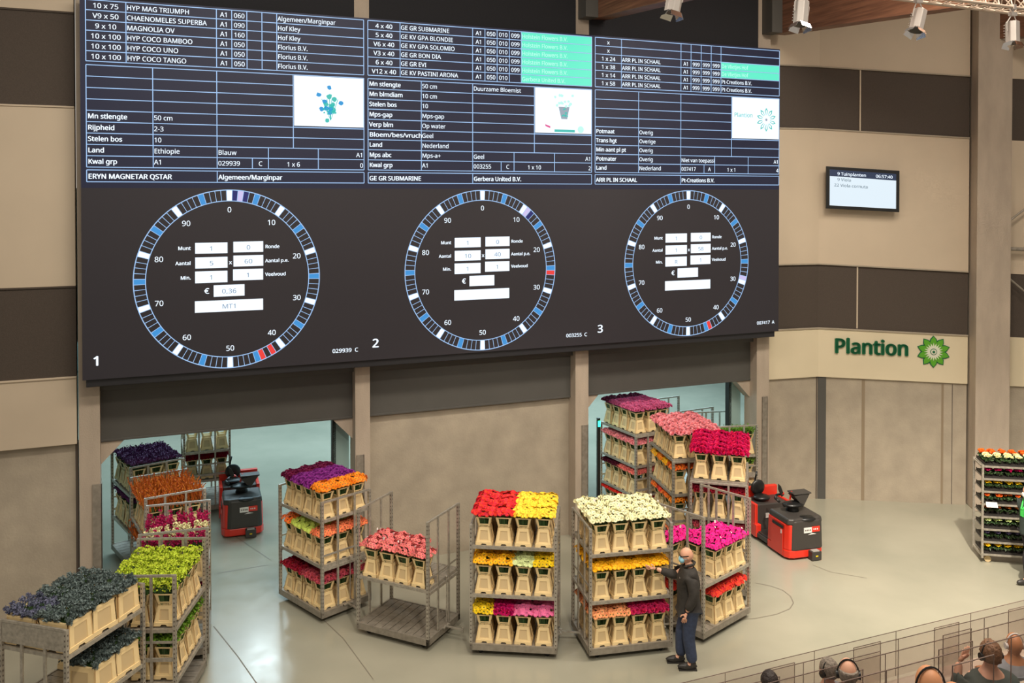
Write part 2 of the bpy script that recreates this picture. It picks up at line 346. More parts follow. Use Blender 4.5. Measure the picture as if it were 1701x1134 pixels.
# timber beams
def beam(x0, wdt, lbl):
    mb = MB(); mb.prism([(x0, .3, 10.68), (x0, -5.2, 10.3), (x0, -9, 10.6), (x0, -9, 14.4), (x0, .3, 14.4)], (wdt, 0, 0))
    tag(mb.build('timber_beam', M['wood'], bevel=.01), lbl, 'beam')
    s = MB(); s.bb(x0-.28, x0-.002, -.05, .298, 10.66, 13.5); tag(s.build('steel_bracket', M['shutter']), 'grey steel bracket hugging the ' + ('middle' if x0 < 12 else 'right-hand' if x0 < 17 else 'far right') + ' timber roof beam', 'bracket')
beam(10.33, .35, 'brown laminated timber roof beam above the middle of the video wall')
beam(14.9, .35, 'brown laminated timber roof beam beyond the top right corner of the video wall')
beam(19.4, .35, 'orange-brown timber roof beam at the far right beside the tall concrete pillar')
q0 = wallquad(A1, A1+dR, 0, 1, 0, 1, .1, .3); wb = thing('wall_bracing', 'dark steel cross bracing in front of the wall at the right edge', 'bracing', (A1.x+dR.x*1.0, A1.y+dR.y*1.0, 5.9))
mb = MB(); nB = Vector((0, 0)); Z5 = lambda s_, z: Vector((dR.x*s_+nR.x*.22, dR.y*s_+nR.y*.22, z))
mb.tube(Z5(-.5, -.02), Z5(3, -.1), .045, 10); mb.build('tube', M['steel_dk'], wb)
for a_, b_ in ((.35, 2.6), (-.42, -2.8)):
    mb = MB(); mb.tube(Z5(-.5, a_), Z5(2.2, b_), .022, 8); mb.build('brace_rod', M['steel_dk'], wb)
# corner guards and signal lamp
for (x, y0, z1, lbl) in ((10.14, .27, 2.35, 'grey steel guard plate on the pillar left of the right-hand doorway'), (14.66, .27, 2.55, 'grey steel guard plate on the pillar right of the right-hand doorway'), (5.47, .27, 2.25, 'grey steel guard plate on the pillar right of the left-hand doorway'), (1.02, .27, 2.25, 'grey steel guard plate on the pillar left of the left-hand doorway')):
    mb = MB(); mb.bb(x, x+.14, y0, y0+.028, 0, z1); mb.bb(x+.13, x+.14, y0, y0+.2, 0, z1)
    for q in range(4): mb.tube((x+.05, y0-.004, .3+q*.55), (x+.05, y0+.002, .3+q*.55), .012)
    tag(mb.build('guard_plate', M['steel_dk']), lbl, 'guard plate')
# ------------------------------------------------------------------ lettering
_txt = []
FONT = None
try:      # Blender's own interface typeface; falls back to the built-in one
    import os
    FONT = bpy.data.fonts.load(os.path.join(bpy.utils.system_resource('DATAFILES', path='fonts'), 'NotoSansHebrew-Regular.woff2'))
except Exception:
    FONT = None
def text(s, x, z, size, m, bold=0, align='LEFT', width=None, sx=1.0):
    _txt.append((s, x, z, size, m, bold, align, width, sx))
def flush(name, parent, frame, thick=0.0, y=-.006, label=None):
    """turn queued lettering into ONE mesh object per call; frame maps local (x,0,z) to the parent"""
    global _txt
    mats = []; mb = MB(); obs = []
    for (s, x, z, size, m, bold, align, width, sx) in _txt:
        cu = bpy.data.curves.new('t', 'FONT'); cu.body = s; cu.size = size*(1.15 if FONT else 1); cu.align_x = align; cu.resolution_u = 3
        if FONT: cu.font = FONT
        cu.extrude = thick
        o = bpy.data.objects.new('t', cu); COL.objects.link(o); obs.append(o)
    dg = bpy.context.evaluated_depsgraph_get(); dg.update()
    for o, (s, x, z, size, m, bold, align, width, sx) in zip(obs, _txt):
        me = o.evaluated_get(dg).to_mesh()
        if m not in mats: mats.append(m)
        xs = [v.co.x for v in me.vertices] or [0]
        f = sx*(1.06 if FONT else 1)
        if width: f = width/max(max(xs)-min(xs), 1e-6)
        fs = [tuple(p.vertices) for p in me.polygons]; dd = bold*size*.9
        for ox, oz in (((-dd, 0), (dd, 0), (0, dd*.5), (0, -dd*.5)) if bold else ((0, 0),)):
            mb.add([frame(x+ox+v.co.x*f, z+oz+v.co.y, y-v.co.z) for v in me.vertices], fs, mats.index(m))
        o.evaluated_get(dg).to_mesh_clear()
    for o in obs:
        cu = o.data; bpy.data.objects.remove(o); bpy.data.curves.remove(cu)
    _txt = []
    return mb.build(name, [M[q] for q in mats], parent, label=label)
# ------------------------------------------------------------------ video wall
vw = thing('video_wall', 'huge black LED video wall with three auction clocks and white tables', 'video wall', (0, 0, 0))
mb = MB(); mb.bb(.90, 14.87, .012, .16, 4.06, 10.30); mb.bb(.95, 14.80, .04, .26, 3.93, 4.06)
mb.build('casing', M['casing'], vw, bevel=.01)
for bx in (3, 8, 12.5):
    pass
ID = lambda x, z, y: (x, y, z)
C0 = 5.637
def vline(mb, x, z0, z1, y=-.004, w=.014): mb.quad([(x-w/2, y, z0), (x+w/2, y, z0), (x+w/2, y, z1), (x-w/2, y, z1)])
def hline(mb, z, x0, x1, y=-.004, w=.014): mb.quad([(x0, y, z-w/2), (x1, y, z-w/2), (x1, y, z+w/2), (x0, y, z+w/2)])
def rect(mb, x0, x1, z0, z1, y, mi=0): mb.quad([(x0, y, z0), (x1, y, z0), (x1, y, z1), (x0, y, z1)], mi)
BL = [
 dict(n='1', code='029939  C', top=[('10 x 75','HYP MAG TRIUMPH','A1','060','','','Algemeen/Marginpar'),('V9 x 50','CHAENOMELES SUPERBA','A1','090','','','Hof Kley'),('9 x 10','MAGNOLIA OV','A1','160','','','Hof Kley'),('10 x 100','HYP COCO BAMBOO','A1','050','','','Florius B.V.'),('10 x 100','HYP COCO UNO','A1','050','','','Florius B.V.'),('10 x 100','HYP COCO TANGO','A1','050','','','Florius B.V.')],
  low=[None,None,None,None,('Mn stlengte','50 cm'),('Rijpheid','2-3'),('Stelen bos','10'),('Land','Ethiopie'),('Kwal grp','A1')], third='', col='Blauw', num='029939', cls='C', lot='1 x 6', last='0', t1='ERYN MAGNETAR QSTAR', t2='Algemeen/Marginpar', green=(),
  sp={2:'e_lilac',1:'e_navy',3:'e_navy',42:'e_red',44:'e_red'}, f=('1','0','5','60','1','1','0,36','MT1')),
 dict(n='2', code='003255  C', top=[('4 x 40','GE GR SUBMARINE','A1','050','010','099','Holstein Flowers B.V.'),('5 x 40','GE KV GPA BLONDIE','A1','050','010','099','Holstein Flowers B.V.'),('V6 x 40','GE KV GPA SOLOMIO','A1','050','010','099','Holstein Flowers B.V.'),('V3 x 40','GE GR BON DIA','A1','050','010','099','Holstein Flowers B.V.'),('6 x 40','GE GR EVI','A1','050','010','099','Holstein Flowers B.V.'),('V12 x 40','GE KV PASTINI ARONA','A1','050','010','','Gerbera United B.V.')],
  low=[('Mn stlengte','50 cm'),('Mn blmdiam','10 cm'),('Stelen bos','10'),('Mps-gap','Mps-gap'),('Verp blm','Op water'),('Bloem/bes/vruch','Geel'),('Land','Nederland'),('Mps abc','Mps-a+'),('Kwal grp','A1')], third='Duurzame Bloemist', col='Geel', num='003255', cls='C', lot='1 x 10', last='2', t1='GE GR SUBMARINE', t2='Gerbera United B.V.', green=(0,1,2,3,4,5),
  sp={11:'e_lilac',12:'e_navy',26:'e_red'}, f=('1','0','10','40','1','1','','')),
 dict(n='3', code='007417  A', top=[('x','','','','','',''),('x','','','','','',''),('1 x 24','ARR PL IN SCHAAL','A1','999','999','999','De Vlietjes Hof'),('1 x 38','ARR PL IN SCHAAL','A1','999','999','999','De Vlietjes Hof'),('1 x 14','ARR PL IN SCHAAL','A1','999','999','999','Pt-Creations B.V.'),('1 x 58','ARR PL IN SCHAAL','A1','999','999','999','Pt-Creations B.V.')],
  low=[None,None,None,None,('Potmaat','Overig'),('Trans hgt','Overige'),('Min aant pl pt','Overig'),('Potmater','Overig'),('Land','Nederland')], third='', col='Niet van toepassi', num='007417', cls='A', lot='1 x 1', last='4', t1='ARR PL IN SCHAAL', t2='Pt-Creations B.V.', green=(2,3),
  sp={29:'e_lilac',44:'e_red'}, f=('1','0','1','58','R','1','','')),
]
for i, B in enumerate(BL):
    X = .985+4.65*i; x0 = .90 if i == 0 else .945+4.65*i; x1 = .945+4.65*(i+1) if i < 2 else 14.87
    wd = 4.573
    fm = MB(); rect(fm, x0, x1, 7.2, 10.30, .0, 0); rect(fm, x0, x1, 4.06, 7.2, .0, 1)
    fm.bb(x0, x1, .001, .011, 4.06, 10.30, 1)
    disp = fm.build('display_section', [M['e_panel'], M['e_panel_low']], vw)
    # table grid
    g = MB(); T0 = 10.262; dr = .1658; T1 = T0-6*dr
    for r in range(7): hline(g, T0-r*dr, X, X+wd)
    for c in (0, .603, 2.025, 2.276, 2.527, 2.78, 3.032, wd): vline(g, X+c, T1, T0)
    L0 = 9.206; dl = .1850; L1 = L0-9*dl
    for r in range(10):
        full = r in (0, 9) or r >= 6
        hline(g, L0-r*dl, X, X+(wd if full or r == 5 else 3.31))
    hline(g, 8.285, X+3.31, X+wd)
    for c, za, zb in ((0, L1, L0), (1.008, L1, L0), (2.025, L1, L0), (3.31, L1+2*dl, L0), (wd, L1, L0), (2.88, L1, L1+2*dl), (2.609, L1, L1+dl), (3.747, L1, L1+2*dl)): vline(g, X+c, za, zb)
    for z in (7.495, 7.302): hline(g, z, X, X+wd)
    for c in (0, 2.025, wd): vline(g, X+c, 7.302, 7.495)
    g.build('table_grid', M['e_line'], disp)
    if B['green']:
        g = MB()
        for r in B['green']: rect(g, X+3.032, X+wd, T0-(r+1)*dr+.008, T0-r*dr-.008, -.003)
        g.build('highlighted_cell', M['e_green'], disp)
    S1 = .118; HX = .92
    for r, row in enumerate(B['top']):
        z = T0-(r+1)*dr+.040
        text(row[0], X+.30, z, S1, 'e_white', .012, 'CENTER', sx=HX*1.1)
        text(row[1], X+.615, z, S1, 'e_white', .012, sx=HX)
        text(row[2], X+2.15, z, S1, 'e_white', .012, 'CENTER', sx=HX)
        for q, c in ((3, 2.401), (4, 2.653), (5, 2.906)): text(row[q], X+c, z, S1, 'e_white', .012, 'CENTER', sx=HX)
        text(row[6], X+3.045, z, S1, 'e_palegreen' if r in B['green'] else 'e_white', .010, sx=HX*.95)
    for r, row in enumerate(B['low']):
        if not row: continue
        z = L0-(r+1)*dl+.055
        kw = dict(width=.985) if len(row[0]) > 14 else dict(sx=HX)
        text(row[0], X+.02, z, S1, 'e_white', .028, **kw); text(row[1], X+1.02, z, S1, 'e_white', .008, sx=HX)
    text(B['third'], X+2.04, L0-dl+.055, S1, 'e_white', .008, sx=HX)
    if len(B['col']) > 10: text(B['col'], X+2.04, L1+dl+.05, S1, 'e_white', .012, width=.82)
    else: text(B['col'], X+2.04, L1+dl+.05, S1, 'e_white', .008, sx=HX)
    text('A1', X+wd-.015, L1+dl+.045, S1, 'e_white', .008, 'RIGHT', sx=HX)
    text(B['num'], X+2.04, L1+.05, S1, 'e_white', .008, sx=HX); text(B['cls'], X+2.745, L1+.05, S1, 'e_white', .008, 'CENTER', sx=HX)
    text(B['lot'], X+3.31, L1+.045, S1, 'e_white', .008, 'CENTER', sx=HX); text(B['last'], X+wd-.015, L1+.04, S1, 'e_white', .008, 'RIGHT', sx=HX)
    text(B['t1'], X+.02, 7.352, S1*1.02, 'e_white', .034, sx=HX*1.02); text(B['t2'], X+2.045, 7.352, S1*1.02, 'e_white', .030, sx=HX*.98)
    # clock numbers
    xc = 3.208+4.65*i; Rr = 1.543
    for q in range(10):
        a = R_(36*q); rr = .775*Rr; text(str(q*10), xc+rr*math.sin(a), C0+rr*math.cos(a)-.045, .135, 'e_white', .006, 'CENTER', sx=.95)
    for lab, u, v, al in (('Munt', -.41, .335, 'RIGHT'), ('Aantal', -.41, .17, 'RIGHT'), ('Min.', -.41, .01, 'RIGHT'), ('Ronde', .385, .335, 'LEFT'), ('Aantal p.e.', .385, .175, 'LEFT'), ('Veelvoud', .385, .02, 'LEFT')):
        text(lab, xc+u*Rr, C0+v*Rr, .088, 'e_white', .03, al, sx=.95)
    text('x', xc+.008*Rr, C0+.165*Rr, .10, 'e_white', .025, 'CENTER'); text('\u20ac', xc-.245*Rr, C0-.155*Rr, .14, 'e_white', .03, 'CENTER')
    text(B['n'], (1.05, 5.70, 10.345)[i], 4.29, .23, 'e_white', .035); text(B['code'], (4.97, 9.64, 14.28)[i], 4.235, .105, 'e_white', .02)
    let = flush('lettering', disp, ID)
    # boxes with the bid values
    d = MB(); bx = [(-.364, -.023, .29, .41), (.04, .364, .295, .415), (-.364, -.023, .127, .25), (.04, .364, .137, .26), (-.366, -.025, -.035, .094), (.035, .362, -.02, .105), (-.172, .158, -.193, -.065), (-.37, .36, -.362, -.235)]
    for (a, b, c, e) in bx: rect(d, xc+a*Rr, xc+b*Rr, C0+c*Rr, C0+e*Rr, -.003)
    d.build('value_box', M['e_white'], disp)
    for (a, b, c, e), s in zip(bx, B['f']):
        if s: text(s, xc+(a+b)/2*Rr, C0+((c+e)/2-.03)*Rr, .115, 'e_value', 0.004, 'CENTER', sx=1.1)
    flush('value_lettering', disp, ID, y=-.008)
    # ring of one hundred segments
    d = MB(); Ri = .868*Rr
    def arc(a0, a1, r0, r1, y, mi, n=1):
        for q in range(n):
            b0 = a0+(a1-a0)*q/n; b1 = a0+(a1-a0)*(q+1)/n
            d.quad([(xc+r*math.sin(a), y, C0+r*math.cos(a)) for r, a in ((r0, b0), (r1, b0), (r1, b1), (r0, b1))], mi)
    mats = ['e_line', 'e_white', 'e_blue', 'e_red', 'e_lilac', 'e_navy']
    arc(0, 2*math.pi, Rr-.016, Rr, -.004, 0, 200); arc(0, 2*math.pi, Ri, Ri+.014, -.004, 0, 200)
    for q in range(100):
        a = R_(3.6*(q-.5)); b = R_(3.6*(q+.5)); arc(a-.0032, a+.0032, Ri, Rr, -.0045, 0)
        nm_ = B['sp'].get(q) or ('e_white' if q % 10 == 0 else 'e_blue' if q % 5 == 0 else None)
        if nm_: arc(a+.003, b-.003, Ri+.012, Rr-.014, -.004, mats.index(nm_))
    d.build('clock_ring', [M[q] for q in mats], disp)
    # picture in the upper right
    px0, px1, pz0, pz1 = X+3.325, X+wd-.008, 8.31, 9.195
    d = MB(); rect(d, px0, px1, pz0, pz1, -.003)
    pic = d.build('info_picture', M['tvwhite' if 0 else 'e_white'], disp)
    d = MB(); cx = (px0+px1)/2; cz = (pz0+pz1)/2
    def disc(x, z, r, mi, n=9, y=-.006, j=.25):
        d.quad([(x+r*(1+random.uniform(-j, j))*math.cos(2*math.pi*q/n), y, z+r*(1+random.uniform(-j, j))*math.sin(2*math.pi*q/n)) for q in range(n)], mi)
    if i == 0:
        for (a, b) in ((0, .26), (-.19, .12), (-.08, .0), (.09, .05), (.21, -.01), (-.14, -.13), (0, .09), (.03, -.12), (-.05, -.12), (.07, -.14), (.02, -.19), (-.06, -.05), (.06, -.05), (-.04, -.33)):
            disc(cx+a, cz+b, .043 if (a, b) != (0, .09) else .055, 0 if random.random() < .6 else 1)
        for a in (-.14, -.05, .04, .15, .0): vl = [(cx+a, -.005, cz+.05), (cx+a+.012, -.005, cz+.05), (cx+.03, -.005, cz-.33), (cx+.02, -.005, cz-.33)]; d.quad(vl, 1)
        for q in range(25): disc(cx+random.uniform(-.1, .12), cz+random.uniform(-.22, -.02), .02, 1, 5)
    elif i == 1:
        for q in range(16): disc(cx+random.uniform(-.2, .22), cz+.12+random.uniform(-.03, .2), .03, 2, 7)
        d.quad([(cx-.11, -.006, cz+.08), (cx+.13, -.006, cz+.08), (cx+.08, -.006, cz-.16), (cx-.05, -.006, cz-.16)], 3)
        for q in range(10): disc(cx+random.uniform(-.05, .08), cz+random.uniform(-.12, .06), .02, 1, 6, -.007)
        d.quad([(px0+.22, -.006, cz-.31), (px0+.33, -.006, cz-.35), (px0+.33, -.006, cz-.31), (px0+.22, -.006, cz-.27)], 4)
        rect(d, cx-.2, cx+.25, cz-.42, cz-.37, -.006, 5); disc(cx+.38, cz-.36, .07, 2, 14, j=0)
    else:
        fx, fz = px0+.90, cz-.02
        for q in range(10):
            a = R_(36*q); p_ = lambda r, t: (fx+r*math.sin(a+t), -.006, fz+r*math.cos(a+t))
            for w0, w1 in ((.20, 0), ):
                out = [p_(.09, -.15), p_(.20, -.20), p_(.265, 0), p_(.20, .20), p_(.09, .15)]; inn = [p_(.12, -.08), p_(.19, -.11), p_(.225, 0), p_(.19, .11), p_(.12, .08)]
                for z in range(4): d.quad([out[z], out[z+1], inn[z+1], inn[z]], 5)
        disc(fx, fz, .03, 6, 10, j=0)
    d.build('picture_content', [M[q] for q in ('e_cyan', 'e_teal', 'e_palegreen', 'e_grey', 'e_pink', 'e_teal', 'e_grey')], pic)
    if i == 2:
        text('Plantion', px0+.05, cz+.02, .135, 'e_teal', .008, sx=.95); flush('picture_lettering', pic, ID, y=-.008)
    if i == 0: pass
# ------------------------------------------------------------------ television on the right wall
def wallframe(s0, z0, out):
    o = A0+dR*s0+nR*out
    return lambda x, z, y: (o.x+dR.x*x-nR.x*y, o.y+dR.y*x-nR.y*y, z0+z)
tv = thing('television', 'small black-framed television showing a plant list on the beige right-hand wall', 'television', (A0.x+dR.x*.9, A0.y+dR.y*.9, 6.75))
def lf(f, o): return lambda x, z, y: tuple(Vector(f(x, z, y))-o.location)
f = lf(wallframe(.12, 0, .30), tv)
tl, tr, br, bl = (0, 7.74), (1.60, 7.63), (1.60, 6.69), (0, 6.77)
def inset(k): return (tl[0]+k, tl[1]-k), (tr[0]-k, tr[1]-k), (br[0]-k, br[1]+k), (bl[0]+k, bl[1]+k)
mb = MB(); pp = [f(x, z, 0) for x, z in (bl, br, tr, tl)]; dd = Vector(f(0, 0, .07))-Vector(f(0, 0, 0)); mb.prism(pp, dd); mb.build('casing', M['blk'], tv, bevel=.008)
q4 = inset(.075)
mb = MB(); mb.quad([f(x, z, -.004) for x, z in (q4[3], q4[2], q4[1], q4[0])], 0)
hh = .15; mb.quad([f(q4[0][0], q4[0][1]-hh, -.006), f(q4[1][0], q4[1][1]-hh, -.006), f(*q4[1], -.006), f(*q4[0], -.006)], 1)
scn = mb.build('screen', [M['tvwhite'], M['tvnavy']], tv)
slope = (tr[1]-tl[1])/1.6
ff = lambda x, z, y: f(x, z+slope*x, y)
text('9 Tuinplanten', .24, 7.58-.03, .105, 'e_white', .015, sx=.95); text('06:57:40', 1.08, 7.58-.03, .10, 'e_white', .015, sx=.95)
text('9 Viola', .24, 7.42, .10, 'e_dkgrey', .006); text('22 Viola cornuta', .17, 7.29, .10, 'e_dkgrey', .006)
flush('screen_lettering', scn, ff, y=-.010)
mb = MB(); a_ = f(.8, 7.2, .075); c = f(.8, 7.2, .245); mb.bar(a_, c, .25); mb.build('wall_mount', M['blk'], tv)
# wall sign lettering and emblem
sg = thing('wall_lettering', 'dark green company name lettering on the cream wall panel', 'sign', (A0.x+dR.x*1.0, A0.y+dR.y*1.0, 3.5))
f2 = lf(wallframe(.36, 0, .062), sg)
text('Plantion', 0, 3.43, .50, 'sign_green', .045, width=1.58)
flush('lettering', sg, lambda x, z, y: f2(x, z-.02*x, y), thick=.012, y=-.012)
em = thing('flower_emblem', 'green ten-petalled flower emblem on the cream wall panel', 'sign', (A0.x+dR.x*2.4, A0.y+dR.y*2.4, 3.5))
f3 = lf(wallframe(2.55, 3.50, .056), em)
def petals(rs, ws, y0, t, mtl, name, n=10):
    mb = MB()
    for q in range(n):
        a = 2*math.pi*q/n; pts = []
        for r, w_ in zip(rs, ws): pts.append((r*math.sin(a)+w_*math.cos(a), r*math.cos(a)-w_*math.sin(a)))
        for r, w_ in list(zip(rs, ws))[::-1]:
            if w_: pts.append((r*math.sin(a)-w_*math.cos(a), r*math.cos(a)+w_*math.sin(a)))
        mb.prism([f3(x, z, y0) for x, z in pts], Vector(f3(0, 0, y0-t))-Vector(f3(0, 0, y0)))
    return mb.build(name, M[mtl], em)
petals((.0, .20, .29, .37), (.01, .098, .068, 0), 0, .012, 'sign_green', 'petal_outline')
petals((.0, .20, .28, .345), (.01, .078, .05, 0), -.012, .006, 'leaf_green', 'petal')
petals((.06, .12, .21), (.008, .02, 0), -.018, .005, 'white_e', 'ray', 20)
mb = MB(); 
for r, y0, mi in ((.075, -.018, 0), (.06, -.026, 1), (.03, -.034, 0)):
    pts = [f3(r*math.cos(2*math.pi*q/14), r*math.sin(2*math.pi*q/14), y0) for q in range(14)]; mb.prism(pts, Vector(f3(0, 0, y0-.008))-Vector(f3(0, 0, y0)), mi)
mb.build('centre', [M['sign_green'], M['white_e']], em)
# ------------------------------------------------------------------ truss and spotlights
TY = -7.0
ta = aty(1480, -14, TY); tb = aty(1760, 22, TY); td = (tb-ta).normalized()
tr_ = thing('lighting_truss', 'white lattice lighting truss crossing the top right corner', 'truss', ta)
mb = MB(); L_ = 9.0; s0 = -4.5
tv_ = [Vector((0, 0, 0)), Vector((0, .3, .0)), Vector((0, .15, .26))]
for o in tv_: mb.tube(td*s0+o, td*L_+o, .024, 8)
mb.build('chord_tube', M['truss'], tr_)
mb = MB(); n_ = int((L_-s0)/.26)
for q in range(n_):
    a = s0+q*.26
    for u, v in ((0, 2), (2, 1), (1, 0)):
        p = td*a+tv_[u]; r = td*(a+.13)+tv_[v]; e = td*(a+.26)+tv_[u]; mb.tube(p, r, .009, 5); mb.tube(r, e, .009, 5)
mb.build('lattice', M['truss'], tr_)
def spotlight(px, py, tilt, lean, lbl, s=1.0):
    c = aty(px, py, TY)
    t = thing('stage_spotlight', lbl, 'spotlight', c, group=None)
    Rm = Euler((tilt, lean, 0)).to_matrix()
    mb = MB(); n = 8; L0_ = .30*s; r = .095*s
    pts0 = [Rm @ Vector((r*math.cos(2*math.pi*(q+.5)/n), r*math.sin(2*math.pi*(q+.5)/n), L0_/2)) for q in range(n)]
    mb.prism(pts0, Rm @ Vector((0, 0, -L0_)))
    for q in range(6): mb.box(Rm @ Vector((0, r*1.0, .12-q*.04)), (r*1.2, .012, .012), rot=Rm)
    mb.build('housing', M['lamp_grey'], t, bevel=.004)
    mb = MB()
    for q in range(4):
        a = q*math.pi/2; d0 = Vector((math.cos(a), math.sin(a), 0)); d1 = Vector((-math.sin(a), math.cos(a), 0)); z0 = -L0_/2
        mb.prism([Rm @ (d0*r*.9+d1*r*.75+Vector((0, 0, z0))), Rm @ (d0*r*.9-d1*r*.75+Vector((0, 0, z0))), Rm @ (d0*r*1.3-d1*r*.8+Vector((0, 0, z0-.07))), Rm @ (d0*r*1.3+d1*r*.8+Vector((0, 0, z0-.07)))], Rm @ d0*.004)
    mb.build('barn_door', [M['chrome']], t)
    mb = MB(); mb.tube(Rm @ Vector((0, 0, -L0_/2-.001)), Rm @ Vector((0, 0, -L0_/2-.012)), r*.85, 14); mb.build('lens', M['blk'], t)
    mb = MB(); top = Vector((0, 0, .26*s))
    for sx in (-1, 1): mb.path([Rm @ Vector((sx*r*1.15, 0, 0)), Rm @ Vector((sx*r*1.2, 0, .12*s)), top+Vector((sx*.03, 0, -.02)), top], .009, 6)
    mb.build('yoke', M['lamp_grey'], t)
    # clamp up to the tube
    sp = (c-ta).dot(td); tube = td*sp+ta-c
    mb = MB(); mb.tube(top, tube+Vector((0, 0, .02)), .014, 8); mb.box(tube+Vector((0, 0, -.0)), (.05, .075, .075)); mb.box(top+Vector((0, 0, .0)), (.11, .06, .05)); mb.build('clamp', M['lamp_grey'], t)
spotlight(1120, 0, R_(0), R_(12), 'grey stage spotlight cut by the top edge, leftmost of the row')
spotlight(1331, 22, R_(-8), R_(12), 'grey stage spotlight in front of the timber beam, second from left')
spotlight(1525, 34, R_(-8), R_(24), 'grey stage spotlight leaning left, in front of the plain beige wall')
spotlight(1682, 54, R_(-6), R_(6), 'grey stage spotlight hanging by the right edge beyond the tall pillar')
# ------------------------------------------------------------------ bucket prototype meshes
def bucket_meshes():
    b = MB()
    # foot ring with arch notches, tapering body, recessed panels
    F = .130; N_ = .092; z0, z1 = .045, .265
    for sx, sy in ((1, 0), (-1, 0), (0, 1), (0, -1)):
        d = Vector((sx, sy, 0)); t = Vector((-sy, sx, 0))
        def P_(u, r, z): return d*r+t*u+Vector((0, 0, z))
        def fr(z): return F-(F-N_)*(z-z0)/(z1-z0)
        # foot plate with a notch
        b.prism([P_(-F-.006, F+.006, 0), P_(-.045, F+.006, 0), P_(-.03, F+.006, .024), P_(.03, F+.006, .024), P_(.045, F+.006, 0), P_(F+.006, F+.006, 0), P_(F+.004, F+.004, .05), P_(-F-.004, F+.004, .05)], -d*.012)
        # face frame around a recess
        for (u0, u1, za, zb, u2, u3) in ((-1, -.55, z0, z1, -1, -.55), (.55, 1, z0, z1, .55, 1)):
            b.prism([P_(u0*fr(za), fr(za), za), P_(u1*fr(za), fr(za), za), P_(u3*fr(zb), fr(zb), zb), P_(u2*fr(zb), fr(zb), zb)], -d*.016)
        b.prism([P_(-.56*fr(.215), fr(.215), .215), P_(.56*fr(.215), fr(.215), .215), P_(.56*fr(z1), fr(z1), z1), P_(-.56*fr(z1), fr(z1), z1)], -d*.016)
        b.prism([P_(-.56*fr(z0), fr(z0), z0), P_(.56*fr(z0), fr(z0), z0), P_(.56*fr(.07), fr(.07), .07), P_(-.56*fr(.07), fr(.07), .07)], -d*.016)
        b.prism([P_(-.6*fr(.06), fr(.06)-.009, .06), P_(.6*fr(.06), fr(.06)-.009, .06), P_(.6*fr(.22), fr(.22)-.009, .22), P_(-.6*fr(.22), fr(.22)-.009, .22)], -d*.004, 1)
    b.bb(-.1, .1, -.1, .1, .01, .02)
    c = MB(); zb, zt, rb, rt = .272, .430, .088, .126
    for sx, sy in ((1, 0), (-1, 0), (0, 1), (0, -1)):
        d = Vector((sx, sy, 0)); t = Vector((-sy, sx, 0))
        def P_(u, r, z): return d*r+t*u+Vector((0, 0, z))
        def rr(z): return rb+(rt-rb)*(z-zb)/(zt-zb)
        for u0, u1 in ((-1, -.66), (.66, 1)):
            c.prism([P_(u0*rr(zb), rr(zb), zb), P_(u1*rr(zb), rr(zb), zb), P_(u1*rr(zt), rr(zt), zt), P_(u0*rr(zt), rr(zt), zt)], -d*.010)
        for za, zc in ((zb, .285), (.296, .316), (.412, zt)):
            c.prism([P_(-.68*rr(za), rr(za), za), P_(.68*rr(za), rr(za), za), P_(.68*rr(zc), rr(zc), zc), P_(-.68*rr(zc), rr(zc), zc)], -d*.010)
    return b.mesh('bucket_body', [M['bucket'], M['bucket_in']]), c.mesh('bucket_collar', [M['bucket']])
BK_BODY, BK_COL = bucket_meshes()
def sq_box_meshes():
    b = MB(); W, D, H = .205, .235, .34
    for sx, sy, wid, dep in ((1, 0, D, W), (-1, 0, D, W), (0, 1, W, D), (0, -1, W, D)):
        d = Vector((sx, sy, 0)); t = Vector((-sy, sx, 0))
        def P_(u, r, z): return d*r+t*u+Vector((0, 0, z))
        f = lambda z: 1-.10*(z/H)
        b.prism([P_(-wid, dep+.004, 0), P_(-.06, dep+.004, 0), P_(-.045, dep+.004, .025), P_(.045, dep+.004, .025), P_(.06, dep+.004, 0), P_(wid, dep+.004, 0), P_(wid, dep+.004, .055), P_(-wid, dep+.004, .055)], -d*.02)
        for u0, u1 in ((-1, -.55), (.55, 1)):
            b.prism([P_(u0*wid*.98, dep*.98, .055), P_(u1*wid*.98, dep*.98, .055), P_(u1*wid*.9, dep*.9, H), P_(u0*wid*.9, dep*.9, H)], -d*.02)
        b.prism([P_(-.56*wid*.92, dep*.922, .27), P_(.56*wid*.92, dep*.922, .27), P_(.56*wid*.9, dep*.9, H), P_(-.56*wid*.9, dep*.9, H)], -d*.02)
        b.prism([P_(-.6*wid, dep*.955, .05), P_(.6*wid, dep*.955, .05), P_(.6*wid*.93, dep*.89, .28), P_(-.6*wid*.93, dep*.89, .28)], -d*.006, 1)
        b.prism([P_(-wid*.93, dep*.93, H-.03), P_(wid*.93, dep*.93, H-.03), P_(wid*.93, dep*.93, H), P_(-wid*.93, dep*.93, H)], -d*.02)
    b.bb(-W*.9, W*.9, -D*.9, D*.9, .02, .03)
    return b.mesh('box_body', [M['bucket'], M['bucket_in']])
SQ_BODY = sq_box_meshes()
